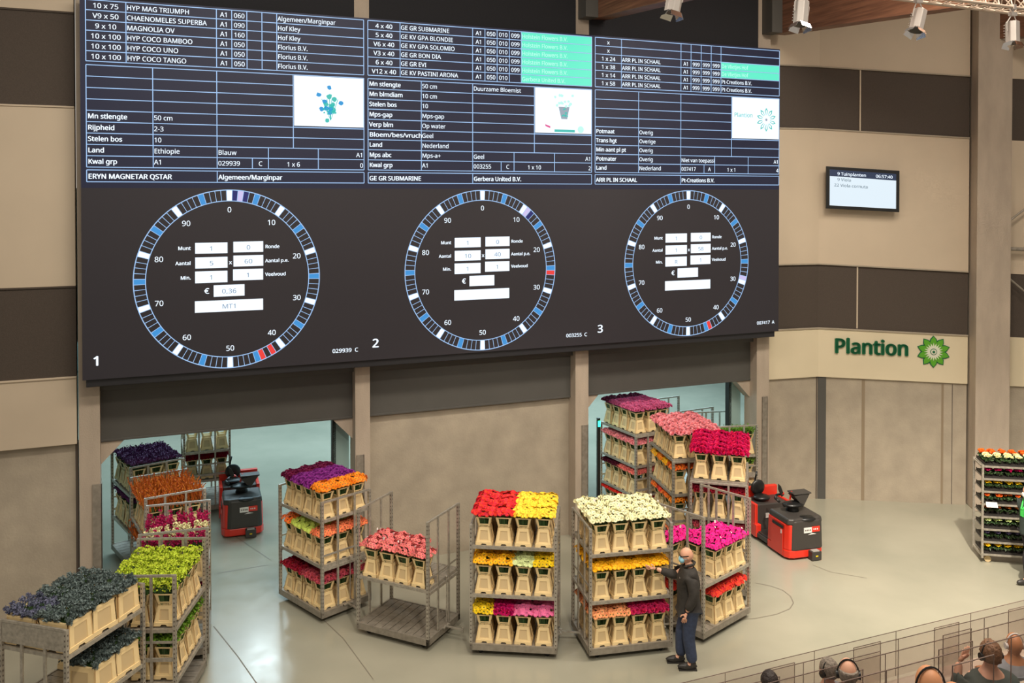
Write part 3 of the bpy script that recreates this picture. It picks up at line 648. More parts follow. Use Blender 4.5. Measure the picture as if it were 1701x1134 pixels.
# ------------------------------------------------------------------ flower meshes
def head(mb, c, r, tilt, kind, mi=0, mc=1, lean=0):
    c = Vector(c); Rm = Euler((random.gauss(0, tilt)-c.y*lean, random.gauss(0, tilt)+c.x*lean, 0)).to_matrix() @ Matrix.Rotation(random.uniform(0, 6.3), 3, 'Z')
    if kind == 'gerbera':
        n = 13
        for ring, (rr, zz, zi) in enumerate(((1.0, -.10, .02), (.66, .06, .05))):
            for q in range(n):
                a = 2*math.pi*(q+ring*.5)/n; w_ = math.pi/n*1.08
                p = lambda rad, ang, z: c+Rm @ Vector((rad*r*math.cos(a+ang), rad*r*math.sin(a+ang), z*r))
                mb.add([p(.16, -w_, zi), p(rr*.8, -w_*.95, zi+.10), p(rr, 0, zz), p(rr*.8, w_*.95, zi+.10), p(.16, w_, zi)], [(0, 1, 2, 3, 4)], mi)
        mb.add([c+Rm @ Vector((.2*r*math.cos(q*math.pi/4), .2*r*math.sin(q*math.pi/4), .12*r)) for q in range(8)], [tuple(range(8))], mc)
    else:  # rose / carnation: nested cupped petals
        vs = []
        for ring, (rb, rt, zt, n) in enumerate(((.35, 1.0, .22, 7), (.3, .72, .42, 6), (.2, .42, .5, 5))):
            for q in range(n):
                a = 2*math.pi*(q+ring*.37)/n; w_ = math.pi/n*1.25
                p = lambda rad, ang, z: c+Rm @ Vector((rad*r*math.cos(a+ang), rad*r*math.sin(a+ang), z*r))
                mb.add([p(rb, -w_*.7, -.4), p(rb*.4+rt*.6, -w_, .0), p(rt, -w_*.6, zt), p(rt*1.04, 0, zt-.06), p(rt, w_*.6, zt), p(rb*.4+rt*.6, w_, .0), p(rb, w_*.7, -.4)], [(0, 1, 5, 6), (1, 2, 3, 4, 5)], mi)
def leaflet(mb, c, s, asp, up, mi=0):
    d = Vector((random.gauss(0, 1), random.gauss(0, 1), random.gauss(0, 1)+up)).normalized(); t = d.orthogonal().normalized()
    t = (Matrix.Rotation(random.uniform(0, 6.3), 3, d) @ t); c = Vector(c); n = d.cross(t)*s*.15
    mb.add([c-d*s*asp/2, c+t*s/2+n, c+d*s*asp/2, c-t*s/2+n], [(0, 1, 2, 3)], mi)
def stems(h0=.03, h1=.46, n=110, spread=.078, fan=1.5):
    mb = MB()
    for q in range(n):
        x = random.uniform(-spread, spread); y = random.uniform(-spread, spread)
        mb.tube((x*.8, y*.8, h0), (x*fan, y*fan, h1), .006, 3, cap=False)
    for q in range(26):
        x = random.uniform(-spread, spread); y = random.uniform(-spread, spread); leaflet(mb, (x*1.1, y*1.1, random.uniform(.28, h1-.03)), .03, 2.2, 1.5)
    return mb.mesh('bunch_stems', [M['stem']])
STEMS = [stems() for _ in range(3)]
_bl = {}
def blooms(kind, color):
    key = (kind, color)
    if key in _bl: return random.choice(_bl[key])
    out = []
    for var in range(3):
        mb = MB(); mats = [M['f_'+color] if 'f_'+color in M else M[color], M['leaf'], M['white']]
        S = .160
        def grid(n, r, k, zb=.47, dome=.045, tilt=.3, mc=0):
            for a in range(n):
                for b in range(n):
                    x = -S+(a+.5)*2*S/n+random.uniform(-.2, .2)*S/n; y = -S+(b+.5)*2*S/n+random.uniform(-.2, .2)*S/n
                    head(mb, (x, y, zb+dome*(1-(x*x+y*y)/S/S)+random.uniform(-.012, .012)), r, tilt, k, 0, mc, 3.2)
            for q in range(n*4):
                a = q/(n*4)*2*math.pi; m_ = S*1.02/max(abs(math.cos(a)), abs(math.sin(a))); head(mb, (m_*math.cos(a), m_*math.sin(a), zb-.022+random.uniform(-.015, .01)), r*.95, tilt, k, 0, mc, 5.5)
        if kind == 'gerbera': grid(5, .050, 'gerbera', mc=1)
        elif kind == 'gerbera_plain': grid(5, .050, 'gerbera', mc=0)
        elif kind == 'rose': grid(5, .048, 'rose', dome=.03)
        elif kind == 'bigrose': grid(4, .058, 'gerbera_', dome=.05, tilt=.4)
        elif kind == 'carnation': grid(6, .042, 'rose', dome=.02)
        elif kind == 'low': grid(6, .040, 'rose', zb=.45, dome=.01)
        elif kind == 'sleeved':
            grid(6, .040, 'gerbera', zb=.48, dome=.06, tilt=.5, mc=1)
            for q in range(1 if var else 0):
                x, y = random.uniform(-.12, .12), random.uniform(-.12, .12); a = random.uniform(0, 3)
                mb.box((x, y, .585), (.032, .003, .045), rot=Euler((.2, .1, a)).to_matrix(), mi=2)
            for q in range(2): leaflet(mb, (random.uniform(-S, S), random.uniform(-S, S), .54), .035, 1.4, 1, 2)
        elif kind == 'hydrangea':
            for a in range(3):
                for b in range(3):
                    cx, cy = -S+(a+.5)*2*S/3+random.uniform(-.02, .02), -S+(b+.5)*2*S/3+random.uniform(-.02, .02); cz = .50+random.uniform(-.03, .03)
                    for q in range(70):
                        d = Vector((random.gauss(0, 1), random.gauss(0, 1), random.gauss(.4, 1))).normalized(); leaflet(mb, Vector((cx, cy, cz))+d*.066, .030, 1, 0)
            for q in range(40): leaflet(mb, (random.uniform(-S, S)*.9, random.uniform(-S, S)*.9, random.uniform(.38, .48)), .05, 1.6, 0, 1)
        elif kind == 'statice':
            for q in range(520): leaflet(mb, (random.uniform(-S, S)*1.02, random.uniform(-S, S)*1.02, .50+random.gauss(0, .018)), .026, 1.5, .6)
        elif kind == 'filler':
            for q in range(420): leaflet(mb, (random.uniform(-S, S)*1.05, random.uniform(-S, S)*1.05, .47+random.gauss(0, .035)), .028, 1.4, .6)
        elif kind == 'stock':
            for s_ in range(9):
                cx, cy = random.uniform(-S, S)*.85, random.uniform(-S, S)*.85; h = random.uniform(.56, .68)
                for q in range(60): leaflet(mb, (cx+random.gauss(0, .018), cy+random.gauss(0, .018), random.uniform(.42, h)), .028, 1.2, .3)
        elif kind == 'paw':
            for s_ in range(130):
                x, y = random.uniform(-S, S), random.uniform(-S, S); h = random.uniform(.50, .72); a = random.uniform(0, 6.3); lean = .06
                p = Vector((x, y, .40)); q = Vector((x+lean*random.gauss(0, 1), y+lean*random.gauss(0, 1), h)); t = Vector((math.cos(a), math.sin(a), 0))*.006
                mb.add([p-t, p+t, q+t*1.4, q-t*1.4], [(0, 1, 2, 3)], 0); leaflet(mb, q, .022, 2.2, 1.5)
        elif kind == 'kale':
            sx, sy = .22, .25
            for q in range(95):
                cx, cy = random.uniform(-sx, sx), random.uniform(-sy, sy); cz = .43+random.uniform(-.03, .04)
                for z in range(24):
                    d = Vector((random.gauss(0, 1), random.gauss(0, 1), abs(random.gauss(.3, .8)))).normalized(); leaflet(mb, Vector((cx, cy, cz))+d*random.uniform(.01, .042), .022, 2.0, .3)
        out.append(mb.mesh(kind+'_blooms', mats))
    _bl[key] = out
    return random.choice(out)
# ------------------------------------------------------------------ trolleys
ZT = 2.02
def cart_meshes():
    d = {}
    L, W = 1.35, 1.0
    p = MB(); s = .045
    p.bb(-s/2, s/2, -s/2, s/2, .09, ZT)
    for q in range(30):
        z = .16+q*.062
        for a, b in ((0, -1), (0, 1), (1, 0), (-1, 0)):
            c = Vector((a*(s/2+.0008), b*(s/2+.0008), z))
            if a: p.quad([c+Vector((0, y, z_)) for y, z_ in ((-.008, -.011), (.008, -.011), (.008, .011), (-.008, .011))], 1)
            else: p.quad([c+Vector((x, 0, z_)) for x, z_ in ((-.008, -.011), (.008, -.011), (.008, .011), (-.008, .011))], 1)
    d['post'] = p.mesh('post', [M['steel'], M['hole']])
    e = MB(); x = 0; h = W/2-.03
    e.bar((x, -h, ZT-.012), (x, h, ZT-.012), .03, .03)
    for q in (-1, 1):
        y = q*.17; e.bar((x, y, .2), (x, y, ZT-.02), .022, .036)
    for z in (.88, .16): e.bar((x, -h, z), (x, h, z), .028, .045)
    e.bb(-.006, .006, -h, h, 1.10, 1.13)
    d['end'] = e.mesh('end_frame', [M['steel']])
    g = MB(); g.bb(-L/2, L/2, -W/2, -W/2+.03, .09, .19); g.bb(-L/2, L/2, W/2-.03, W/2, .09, .19); g.bb(-L/2, -L/2+.03, -W/2+.03, W/2-.03, .09, .19); g.bb(L/2-.03, L/2, -W/2+.03, W/2-.03, .09, .19)
    n = 9
    for q in range(n):
        x0 = -L/2+.03+q*(L-.06)/n; g.bb(x0+.006, x0+(L-.06)/n-.006, -W/2+.03, W/2-.03, .165, .183)
    g.bb(-L/2+.03, L/2-.03, -.1, .1, .14, .164)
    d['deck'] = g.mesh('deck', [M['steel_dk']])
    g = MB(); g.bb(-L/2+.03, L/2-.03, -W/2+.01, -W/2+.03, -.045, .006); g.bb(-L/2+.03, L/2-.03, W/2-.03, W/2-.01, -.045, .006)
    for q in range(n):
        x0 = -L/2+.03+q*(L-.06)/n; g.bb(x0+.004, x0+(L-.06)/n-.004, -W/2+.03, W/2-.03, -.018, -.002)
    g.bb(-L/2+.03, -L/2+.05, -W/2+.03, W/2-.03, -.045, .004); g.bb(L/2-.05, L/2-.03, -W/2+.03, W/2-.03, -.045, .004)
    d['shelf'] = g.mesh('shelf', [M['steel']])
    g = MB(); g.tube((0, -.016, .045), (0, .016, .045), .045, 14, mi=1); g.bb(-.03, .03, -.026, -.02, .04, .09); g.bb(-.03, .03, .02, .026, .04, .09); g.bb(-.035, .035, -.03, .03, .082, .092)
    d['caster'] = g.mesh('caster', [M['steel_dk'], M['rubber']])
    g = MB(); g.bar((0, 0, .2), (.34, 0, .2), .03, .02); g.bar((0, -.08, .2), (.05, -.08, .2), .02); g.bar((0, .08, .2), (.05, .08, .2), .02); g.bar((.03, -.09, .2), (.03, .09, .2), .022); g.tube((.33, 0, .17), (.33, 0, .24), .014, 8)
    g.bar((0, .06, .25), (0, .06, .95), .014); g.ball((0, .06, .97), .02, 8, 6)
    d['coupling'] = g.mesh('tow_coupling', [M['steel']])
    return d
CM = cart_meshes()
def cart(name, x, y, th, shelves, lbl, coupling=1, group='flower trolleys on the auction floor'):
    t = thing('flower_trolley', lbl, 'trolley', (x, y, 0), R_(th), group); L, W = 1.35, 1.0
    for sx in (-1, 1):
        o = put(CM['end'], 'end_frame', t); o.location = (sx*(L/2-.022), 0, 0)
        for sy in (-1, 1):
            o = put(CM['post'], 'post', t); o.location = (sx*(L/2-.0225), sy*(W/2-.0225), 0)
            o = put(CM['caster'], 'caster', t); o.location = (sx*(L/2-.16), sy*(W/2-.12), 0); o.rotation_euler.z = random.uniform(-.6, .6)
    put(CM['deck'], 'deck', t)
    for z in shelves: o = put(CM['shelf'], 'shelf', t); o.location = (0, 0, z)
    if coupling: o = put(CM['coupling'], 'tow_coupling', t); o.location = (L/2*coupling, 0, 0); o.rotation_euler.z = 0 if coupling > 0 else math.pi
    return t
ORD = ['first', 'second', 'third', 'fourth', 'fifth']
def fill(c, zs, tier, cname, rows, colorfn, nu=4, nv=3, end_on=False, square=False, bucket=True, fname=None, sleeve=False, lid=None):
    """rows: iterable of (i,j) slots that hold a bucket; colorfn(i,j) -> (kind, colour, words)"""
    L, W = 1.35-.13, 1.0-.06
    Mx = Matrix.LocRotScale(c.location, c.rotation_euler, None)
    for (i, j) in rows:
        x = -L/2+(i+.5)*L/nu; y = -W/2+(j+.5)*W/nv
        p = Mx @ Vector((x, y, zs)); rz = c.rotation_euler.z+random.uniform(-.06, .06)
        if end_on: row, pos = i, nv-1-j
        else: row, pos = j, i
        rn = ('near', 'second', 'third', 'back')[row] if (nu if end_on else nv) > row+1 or row == 0 else 'back'
        where = '%s tier, %s row, %s from left, %s' % (tier, rn, ORD[pos], cname)
        kind, colr, wd = colorfn(i, j)
        if bucket:
            b = thing('flower_bucket', ('cream box, ' if square else 'cream bucket, ')+where, 'bucket', p, rz, 'buckets on the '+cname)
            if square: put(SQ_BODY, 'body', b)
            else: put(BK_BODY, 'body', b); put(BK_COL, 'collar', b)
        if kind:
            f = thing('flower_bunch', wd+', '+where, 'flowers', p+Vector((0, 0, .055 if not square else -.05)), rz, 'flowers on the '+cname)
            put(blooms(kind, colr), 'blooms', f); put(random.choice(STEMS), 'stems', f)
ALL = [(i, j) for j in range(3) for i in range(4)]
def bycol(*a): return lambda i, j: a[i]
Z3 = (.183, .95, 1.70)
# E : behind, left
c = cart('E', 4.717, -.56, 293.1, Z3[1:], 'steel trolley in front of the left doorway, topped with purple and orange gerberas')
N = 'purple-and-orange trolley'
def cE1(i, j):
    return (('rose', 'plum', 'dark plum roses'), ('rose', 'purple', 'purple roses'), ('rose', 'purple', 'purple roses'), ('gerbera', 'orange', 'orange gerberas'))[i]
fill(c, Z3[2], 'top', N, ALL, cE1)
fill(c, Z3[1], 'middle', N, ALL, bycol(('gerbera', 'tangerine', 'orange gerberas'), ('gerbera_plain', 'lime', 'lime green gerberas'), ('gerbera_plain', 'lime', 'lime green gerberas'), ('gerbera', 'coral', 'coral gerberas')))
fill(c, Z3[0], 'bottom', N, ALL, bycol(('low', 'crimson', 'dark crimson carnations'), ('low', 'crimson', 'dark crimson carnations'), ('low', 'rosewood', 'dusty rose carnations'), ('low', 'rosewood', 'dusty rose carnations')))
# F : pink, half empty
c = cart('F', 5.807, -2.066, 311.9, (.95,), 'half-empty steel trolley with one row of salmon pink flowers on its middle shelf')
N = 'half-empty trolley'
fill(c, .95, 'middle', N, [(i, j) for j in range(1) for i in range(4)], bycol(*[('sleeved', 'salmonpink', 'salmon pink gerberas')]*4))
fill(c, .95, 'middle', N, [(i, 1) for i in range(3)], bycol(*[('sleeved', 'salmonpink', 'salmon pink gerberas')]*4))
# G : red and yellow
c = cart('G', 7.273, -3.111, 331.8, Z3[1:], 'steel trolley topped with red and yellow gerberas, in the middle of the floor')
N = 'red-and-yellow trolley'
Rd = ('gerbera_plain', 'red', 'red gerberas'); Ye = ('gerbera_plain', 'yellow', 'yellow gerberas'); Go = ('gerbera', 'gold', 'golden gerberas')
fill(c, Z3[2], 'top', N, ALL, bycol(Rd, Rd, Ye, Ye))
fill(c, Z3[1], 'middle', N, ALL, bycol(Go, Go, ('gerbera_plain', 'palegreen', 'pale green gerberas'), ('gerbera', 'sun', 'deep yellow gerberas')))
fill(c, Z3[0], 'bottom', N, ALL, bycol(('gerbera', 'sun', 'deep yellow gerberas'), ('rose', 'magenta', 'magenta roses'), ('gerbera_plain', 'pink', 'pink gerberas'), ('gerbera_plain', 'pink', 'pink gerberas')))
# H : cream
c = cart('H', 8.815, -3.729, 349.7, (.90, 1.62), 'steel trolley topped with creamy white gerberas, left of the standing man')
N = 'cream-topped trolley'; Cr = ('sleeved', 'cream', 'creamy white gerberas'); Or = ('gerbera_plain', 'gold', 'golden orange gerberas')
fill(c, 1.62, 'top', N, ALL, bycol(Cr, Cr, Cr, Cr))
fill(c, .90, 'middle', N, ALL, bycol(Or, Or, Or, Or))
Pe = ('gerbera', 'peach', 'peach gerberas'); Ra = ('rose', 'raspberry', 'raspberry pink roses')
fill(c, .183, 'bottom', N, ALL, bycol(Pe, Pe, Ra, Ra))
# I : hot pink, behind the man
c = cart('I', 10.41, -3.627, 20.7, (.92,), 'steel trolley of hot pink sleeved flowers, behind the standing man')
N = 'hot-pink trolley'; Hp = ('sleeved', 'hotpink', 'hot pink gerberas'); Sc = ('gerbera_plain', 'scarlet', 'scarlet gerberas')
fill(c, .92, 'middle', N, [(1, 0), (2, 0), (3, 0), (1, 1), (2, 1), (3, 1), (0, 2), (1, 2)], bycol(Hp, Hp, Hp, Hp))
fill(c, .183, 'bottom', N, [(1, 0), (2, 0), (3, 0), (2, 1), (3, 1), (0, 2)], bycol(Sc, Sc, Sc, Sc))
Z4 = (.183, .76, 1.39, 2.03)
# J : magenta, end on
c = cart('J', 11.56, -2.50, 52.4, Z4[1:3], 'steel trolley topped with fuchsia roses, left of the red tow tractor')
sh = put(CM['shelf'], 'shelf', c); sh.location = (0, 0, 2.055)
N = 'fuchsia-topped trolley'; Fu = ('bigrose', 'fuchsia', 'fuchsia roses'); Cm = ('low', 'crimson', 'crimson carnations')
fill(c, 2.065, 'top', N, ALL, bycol(Fu, Fu, Fu, Fu), end_on=True)
NE = [(0, j) for j in range(3)]
fill(c, Z4[2], 'third', N, NE+[(1, j) for j in range(3)], bycol(Cm, Cm, Cm, Cm), end_on=True)
fill(c, Z4[1], 'second', N, NE+[(1, j) for j in range(3)], bycol(*[('low', 'rosewood', 'dusty rose carnations')]*4), end_on=True)
fill(c, Z4[0], 'bottom', N, NE, bycol(*[('low', 'rosewood', 'dusty rose carnations')]*4), end_on=True)
# K : light pink
c = cart('K', 11.713, -1.10, 258.1, Z4[1:3], 'steel trolley topped with light pink gerberas, behind the fuchsia one')
sh = put(CM['shelf'], 'shelf', c); sh.location = (0, 0, 2.055)
N = 'light-pink trolley'; Lp = ('bigrose', 'lightpink', 'light pink gerberas'); VIS = [(i, 0) for i in range(4)]+[(3, 1), (3, 2)]
fill(c, 2.065, 'top', N, ALL, bycol(Lp, Lp, Lp, Lp))
fill(c, Z4[2], 'third', N, VIS, bycol(('gerbera', 'gold', 'golden gerberas'), ('gerbera', 'orange', 'orange gerberas'), ('gerbera', 'gold', 'golden gerberas'), ('gerbera', 'tangerine', 'orange gerberas')))
fill(c, Z4[1], 'second', N, VIS, bycol(('gerbera', 'tangerine', 'orange-red gerberas'), ('gerbera', 'scarlet', 'scarlet gerberas'), ('gerbera', 'tangerine', 'orange-red gerberas'), ('gerbera', 'orange', 'orange gerberas')))
fill(c, Z4[0], 'bottom', N, VIS, bycol(*[('gerbera', 'coral', 'coral gerberas')]*4))
# L : mauve
c = cart('L', 11.75, .86, 276., Z4[1:3], 'steel trolley topped with mauve roses, standing in the right-hand doorway')
sh = put(CM['shelf'], 'shelf', c); sh.location = (0, 0, 2.055)
N = 'mauve-topped trolley'
fill(c, 2.065, 'top', N, ALL, bycol(('carnation', 'darkmauve', 'dark mauve roses'), ('carnation', 'mauve', 'mauve roses'), ('carnation', 'mauve', 'mauve roses'), ('carnation', 'mauve', 'mauve roses')))
fill(c, Z4[2], 'third', N, VIS, bycol(*[('low', 'lightpink', 'light pink roses')]*4))
fill(c, Z4[1], 'second', N, VIS, bycol(('low', 'wine', 'wine red roses'), ('low', 'wine', 'wine red roses'), ('low', 'salmon', 'salmon roses'), ('low', 'salmon', 'salmon roses')))
fill(c, Z4[0], 'bottom', N, VIS, bycol(*[('low', 'scarlet', 'scarlet roses')]*4))
# trolley behind the tow tractor in the right doorway
pa = atz(1192, 707, 2.02); pb = atz(1252, 704, 2.02); th = math.degrees(math.atan2(pb.y-pa.y, pb.x-pa.x))+90
nx = Vector((math.cos(R_(th)), math.sin(R_(th)))); mid = (pa+pb)/2
c = cart('Q', mid.x+nx.x*.60, mid.y+nx.y*.60+.0, th, (.95, 1.35), 'steel trolley of green foliage under the right edge of the right-hand doorway')
fill(c, 1.36, 'top', 'foliage trolley', NE, bycol(*[('filler', 'green', 'green foliage')]*4), end_on=True)
fill(c, .7, 'middle', 'foliage trolley', NE, bycol(*[('filler', 'green', 'green foliage')]*4), end_on=True)
# left file of trolleys
cP = cart('P', 1.867, 2.65, 106., (.76, 1.48), 'steel trolley of purple statice in the shade of the left doorway', group='flower trolleys filing through the left doorway')
N = 'statice trolley'; St = ('statice', 'statice', 'purple statice')
LS = [(i, 2) for i in range(4)]
fill(cP, 1.5, 'top', N, ALL, bycol(St, St, St, St), end_on=True)
fill(cP, .78, 'middle', N, LS+[(0, 0), (0, 1)], bycol(St, St, St, St), end_on=True)
cN = cart('N', 2.193, .69, 100.4, (.76, 1.30), 'steel trolley of rust orange kangaroo paw at the left doorway', group='flower trolleys filing through the left doorway')
N = 'kangaroo-paw trolley'; Kp = ('paw', 'rust', 'rust orange kangaroo paw')
fill(cN, 1.30, 'top', N, ALL, bycol(Kp, Kp, Kp, Kp), end_on=True)
fill(cN, .56, 'middle', N, LS+[(0, 0), (0, 1)], bycol(Kp, Kp, Kp, Kp), end_on=True)
cS = cart('S', 2.289, -1.12, 85., (.60, 1.25), 'steel trolley of magenta and cream stocks, behind the lime green one', group='flower trolleys filing through the left doorway')
N = 'stock-flower trolley'; Sm = ('stock', 'stockmag', 'magenta stocks'); Sk = ('stock', 'stockcream', 'cream stocks')
fill(cS, 1.25, 'top', N, ALL, lambda i, j: Sk if i in (1,) else Sm, end_on=True)
fill(cS, .6, 'middle', N, [(i, 0) for i in range(4)], bycol(Sm, Sm, Sm, Sm), end_on=True)
cB = cart('B', 1.97, -2.66, 70., (.56, 1.28), 'steel trolley of lime green snowball flowers, behind the front left trolley', group='flower trolleys filing through the left doorway')
N = 'lime-green trolley'; Hy = ('hydrangea', 'limehyd', 'lime green snowball flowers')
fill(cB, 1.30, 'top', N, ALL, bycol(Hy, Hy, Hy, Hy), end_on=True)
fill(cB, .58, 'middle', N, [(i, 0) for i in range(4)]+[(0, 1), (0, 2), (1, 1)], bycol(*[('filler', 'green', 'green filler flowers')]*4), end_on=True)
# A : grey blue sea holly, nearest
cA = cart('A', 1.02, -3.77, 51., (.97, 1.70), 'steel trolley of grey-blue sea holly in the front left corner', group='flower trolleys filing through the left doorway')
mb = MB(); mb.bb(-.675+.006, -.675+.014, -.45, .45, 1.76, 1.99); mb.build('name_plate', M['steel'], cA)
N = 'sea-holly trolley'
fill(cA, 1.71, 'top', N, [(i, j) for i in range(3) for j in range(2)], lambda i, j: ('kale', 'kale2' if (i, j) == (0, 1) else 'kale', 'grey-blue sea holly'), nu=3, nv=2, end_on=True, square=True)
fill(cA, .98, 'middle', N, [(1, 0), (2, 0), (2, 1)], lambda i, j: ('kale', 'kale', 'grey-blue sea holly'), nu=3, nv=2, end_on=True, square=True)
# trolley of white buckets deep in the left doorway, another deep in the right one
pr = atz(386, 757, 1.42)
cR = cart('R', pr.x-.48, pr.y+1.30, 90., (.76, 1.40), 'steel trolley of pale buckets deep inside the left doorway', group='trolleys in the store room', coupling=0)
fill(cR, 1.41, 'top', 'store-room trolley', NE, lambda i, j: (None, None, ''), end_on=True)
fill(cR, .78, 'middle', 'store-room trolley', NE, lambda i, j: ('low', 'crimson', 'dark red carnations'), end_on=True)
cT = cart('T', 10.9, 3.3, 95., (.76, 1.40), 'dark trolley of foliage behind the mauve one, in the right doorway', group='trolleys in the store room', coupling=0)
fill(cT, 1.41, 'top', 'store foliage trolley', NE, lambda i, j: ('filler', 'leaf', 'dark green foliage'), end_on=True)
fill(cT, .78, 'middle', 'store foliage trolley', NE, lambda i, j: ('filler', 'leaf', 'dark green foliage'), end_on=True)
cart('U', 13.85, 2.40, 95, (.95,), 'empty dark trolley in the store room, behind the light pink flowers', group='trolleys in the store room', coupling=0)
# signal lamps
for (px, py, Y, lbl) in ((994, 703, 1.2, 'small green signal lamp on a pole left of the mauve flowers'),):
    p = aty(px, py, Y); t = thing('signal_lamp', lbl, 'lamp', (p.x, p.y, 0)); mb = MB(); mb.bb(-.03, .03, -.03, .03, 0, p.z+.12); mb.bb(-.15, .15, -.12, .12, 0, .02); mb.build('pole', M['blk'], t)
    mb = MB(); mb.bb(-.025, .025, -.05, -.03, p.z-.06, p.z+.06); mb.build('lens', M['e_lampgreen'], t)
# shop-floor small labels hanging on shelf rims
for (px, py, Y, lbl) in ((1095, 920, -4.06, 'white shelf ticket hanging under the creamy white gerberas'), (1094, 996, -4.06, 'white shelf ticket hanging under the golden orange gerberas'), (1034, 1076, -4.16, 'white shelf ticket hanging on the bottom rail of the cream-topped trolley')):
    p = aty(px, py, Y); mb = MB(); mb.box((0, 0, 0), (.045, .004, .085)); o = mb.build('shelf_ticket', M['white']); o.location = p; o.rotation_euler.z = R_(-10); tag(o, lbl, 'ticket')
for (px, py, x3, lbl) in ((803, 987, 0, 'white shelf ticket hanging under the golden gerberas of the red-and-yellow trolley'),):
    p = aty(px, py, -3.22); mb = MB(); mb.box((0, 0, 0), (.06, .004, .05)); o = mb.build('shelf_ticket', M['white']); o.location = p; o.rotation_euler.z = R_(-28); tag(o, lbl, 'ticket')
# ------------------------------------------------------------------ tow tractors
def tractor(loc, rz, lbl):
    t = thing('tow_tractor', lbl, 'tow tractor', loc, rz, 'red tow tractors'); t.scale = (1.04, 1.04, .95)
    W = .40
    def rbox(mb, pts2d, z0, z1, shrink=1.0, mi=0):   # vertical prism from plan outline, tapering to the top
        cx = sum(p[0] for p in pts2d)/len(pts2d); cy = sum(p[1] for p in pts2d)/len(pts2d); n = len(pts2d)
        vs = [(x, y, z0) for x, y in pts2d]+[(cx+(x-cx)*shrink, cy+(y-cy)*shrink, z1) for x, y in pts2d]
        mb.add(vs, [tuple(range(n-1, -1, -1)), tuple(range(n, 2*n))]+[(i, (i+1) % n, n+(i+1) % n, n+i) for i in range(n)], mi)
    plan = [(-W, .70), (-W, .12), (-W+.05, .03), (-W+.15, 0), (W-.15, 0), (W-.05, .03), (W, .12), (W, .70)]
    mb = MB(); rbox(mb, plan, .04, .20); mb.build('bumper', M['red'], t, bevel=.02)
    mb = MB(); rbox(mb, [(x*.985, .70-(.70-y)*.985) for x, y in plan], .20, .72, .97)
    mb.build('side_panel', M['red'], t, bevel=.02)
    mb = MB(); rbox(mb, [(-W+.09, .5), (-W+.09, .02), (-W+.17, -.008), (W-.12, -.008), (W-.03, .03), (W-.02, .5)], .19, .80, .95)
    cover = mb.build('front_cover', M['anthracite'], t, bevel=.03)
    mb = MB(); rbox(mb, [(-W+.02, .70), (-W+.02, .05), (-W+.12, .01), (W-.12, .01), (W-.02, .05), (W-.02, .70)], .72, .84, .95)
    mb.build('hood', M['anthracite'], t, bevel=.03)
    mb = MB(); mb.ball((.06, .10, .80), (.20, .13, .055), 16, 8); mb.build('hood_tray', M['blk'], t, smooth=True)
    mb = MB(); mb.box((.02, -.012, .60), (.17, .006, .11), mi=0); mb.box((.19, -.012, .61), (.17, .006, .11), mi=1)
    for q in range(4): mb.box((-.03+q*.034, -.016, .60), (.018, .004, .03), mi=2)
    for q in range(3): mb.box((.15+q*.036, -.016, .61), (.02, .004, .03), mi=0)
    mb.prism([(.02, -.014, .505), (.20, -.014, .51), (.11, -.014, .535)], (0, -.003, 0), 0)
    mb.build('number_plate', [M['white'], M['red'], M['hole']], cover)
    mb = MB(); mb.box((.14, -.06, .10), (.20, .13, .17), mi=0); mb.box((.14, -.128, .10), (.05, .006, .025), mi=1); mb.box((.14, -.06, .19), (.14, .10, .02), mi=2)
    mb.build('sensor_box', [M['anthracite'], mat('yellow_mark', srgb(230, 200, 30), .5), M['lamp_grey']], t, bevel=.01)
    mb = MB(); mb.bb(-W-.004, -W+.006, .16, .52, .61, .67, 0); mb.bb(-W-.006, -W+.004, .16, .56, .06, .60, 1); mb.bb(-W-.01, -W+.0, .20, .225, .50, .58, 2)
    mb.build('side_door', [M['blk'], M['red'], M['paper']], t)
    # platform and rear unit
    mb = MB(); mb.bb(-W+.03, W-.03, .70, 1.14, .08, .20); mb.bb(-W, -W+.04, .70, 1.14, .08, .17); mb.build('platform', M['anthracite'], t, bevel=.01)
    mb = MB(); mb.bb(-W+.06, W-.06, 1.14, 1.62, .10, .74); rear = mb.build('rear_body', M['anthracite'], t, bevel=.02)
    mb = MB(); mb.bb(-W-.01, -W+.06, 1.12, 1.66, .06, .76); mb.bb(W-.06, W+.01, 1.12, 1.66, .06, .76); mb.bb(-W-.02, -W+.10, 1.06, 1.2, .06, .34); mb.bb(-W, W, 1.60, 1.70, .06, .95); mb.build('rear_panel', M['red'], t, bevel=.02)
    mb = MB(); mb.bb(-.16, .02, 1.13, 1.138, .44, .54, 0); mb.bb(-.02, .04, 1.126, 1.13, .48, .54, 1); mb.build('plate', [M['white'], M['red']], rear)
    mb = MB(); mb.ball((-.12, 1.36, .81), (.18, .16, .06), 14, 8); mb.ball((-.12, 1.50, .98), (.16, .05, .17), 14, 8); mb.tube((-.18, 1.5, 1.15), (-.14, 1.5, 1.33), .018, 6); mb.build('seat', M['blk'], t, smooth=True)
    # steering console with wedge tray and screen
    mb = MB(); mb.tube((.0, .46, .82), (.0, .44, 1.02), .13, 12, .08); mb.tube((-.22, .42, .98), (.20, .42, 1.02), .035, 10); mb.ball((.0, .44, .98), (.22, .16, .05), 14, 7)
    mb.path([(-.25, .50, 1.02), (-.30, .58, 1.08), (-.22, .66, 1.12), (-.08, .64, 1.12)], .025, 8); mb.build('steering_console', M['blk'], t, smooth=True)
    mb = MB(); mb.prism([(-.02, .36, 1.16), (.16, .34, .93), (.34, .38, 1.20)], (0, .24, 0)); mb.bb(-.03, .35, .36, .60, 1.185, 1.215); mb.build('tray', M['anthracite'], t, bevel=.008)
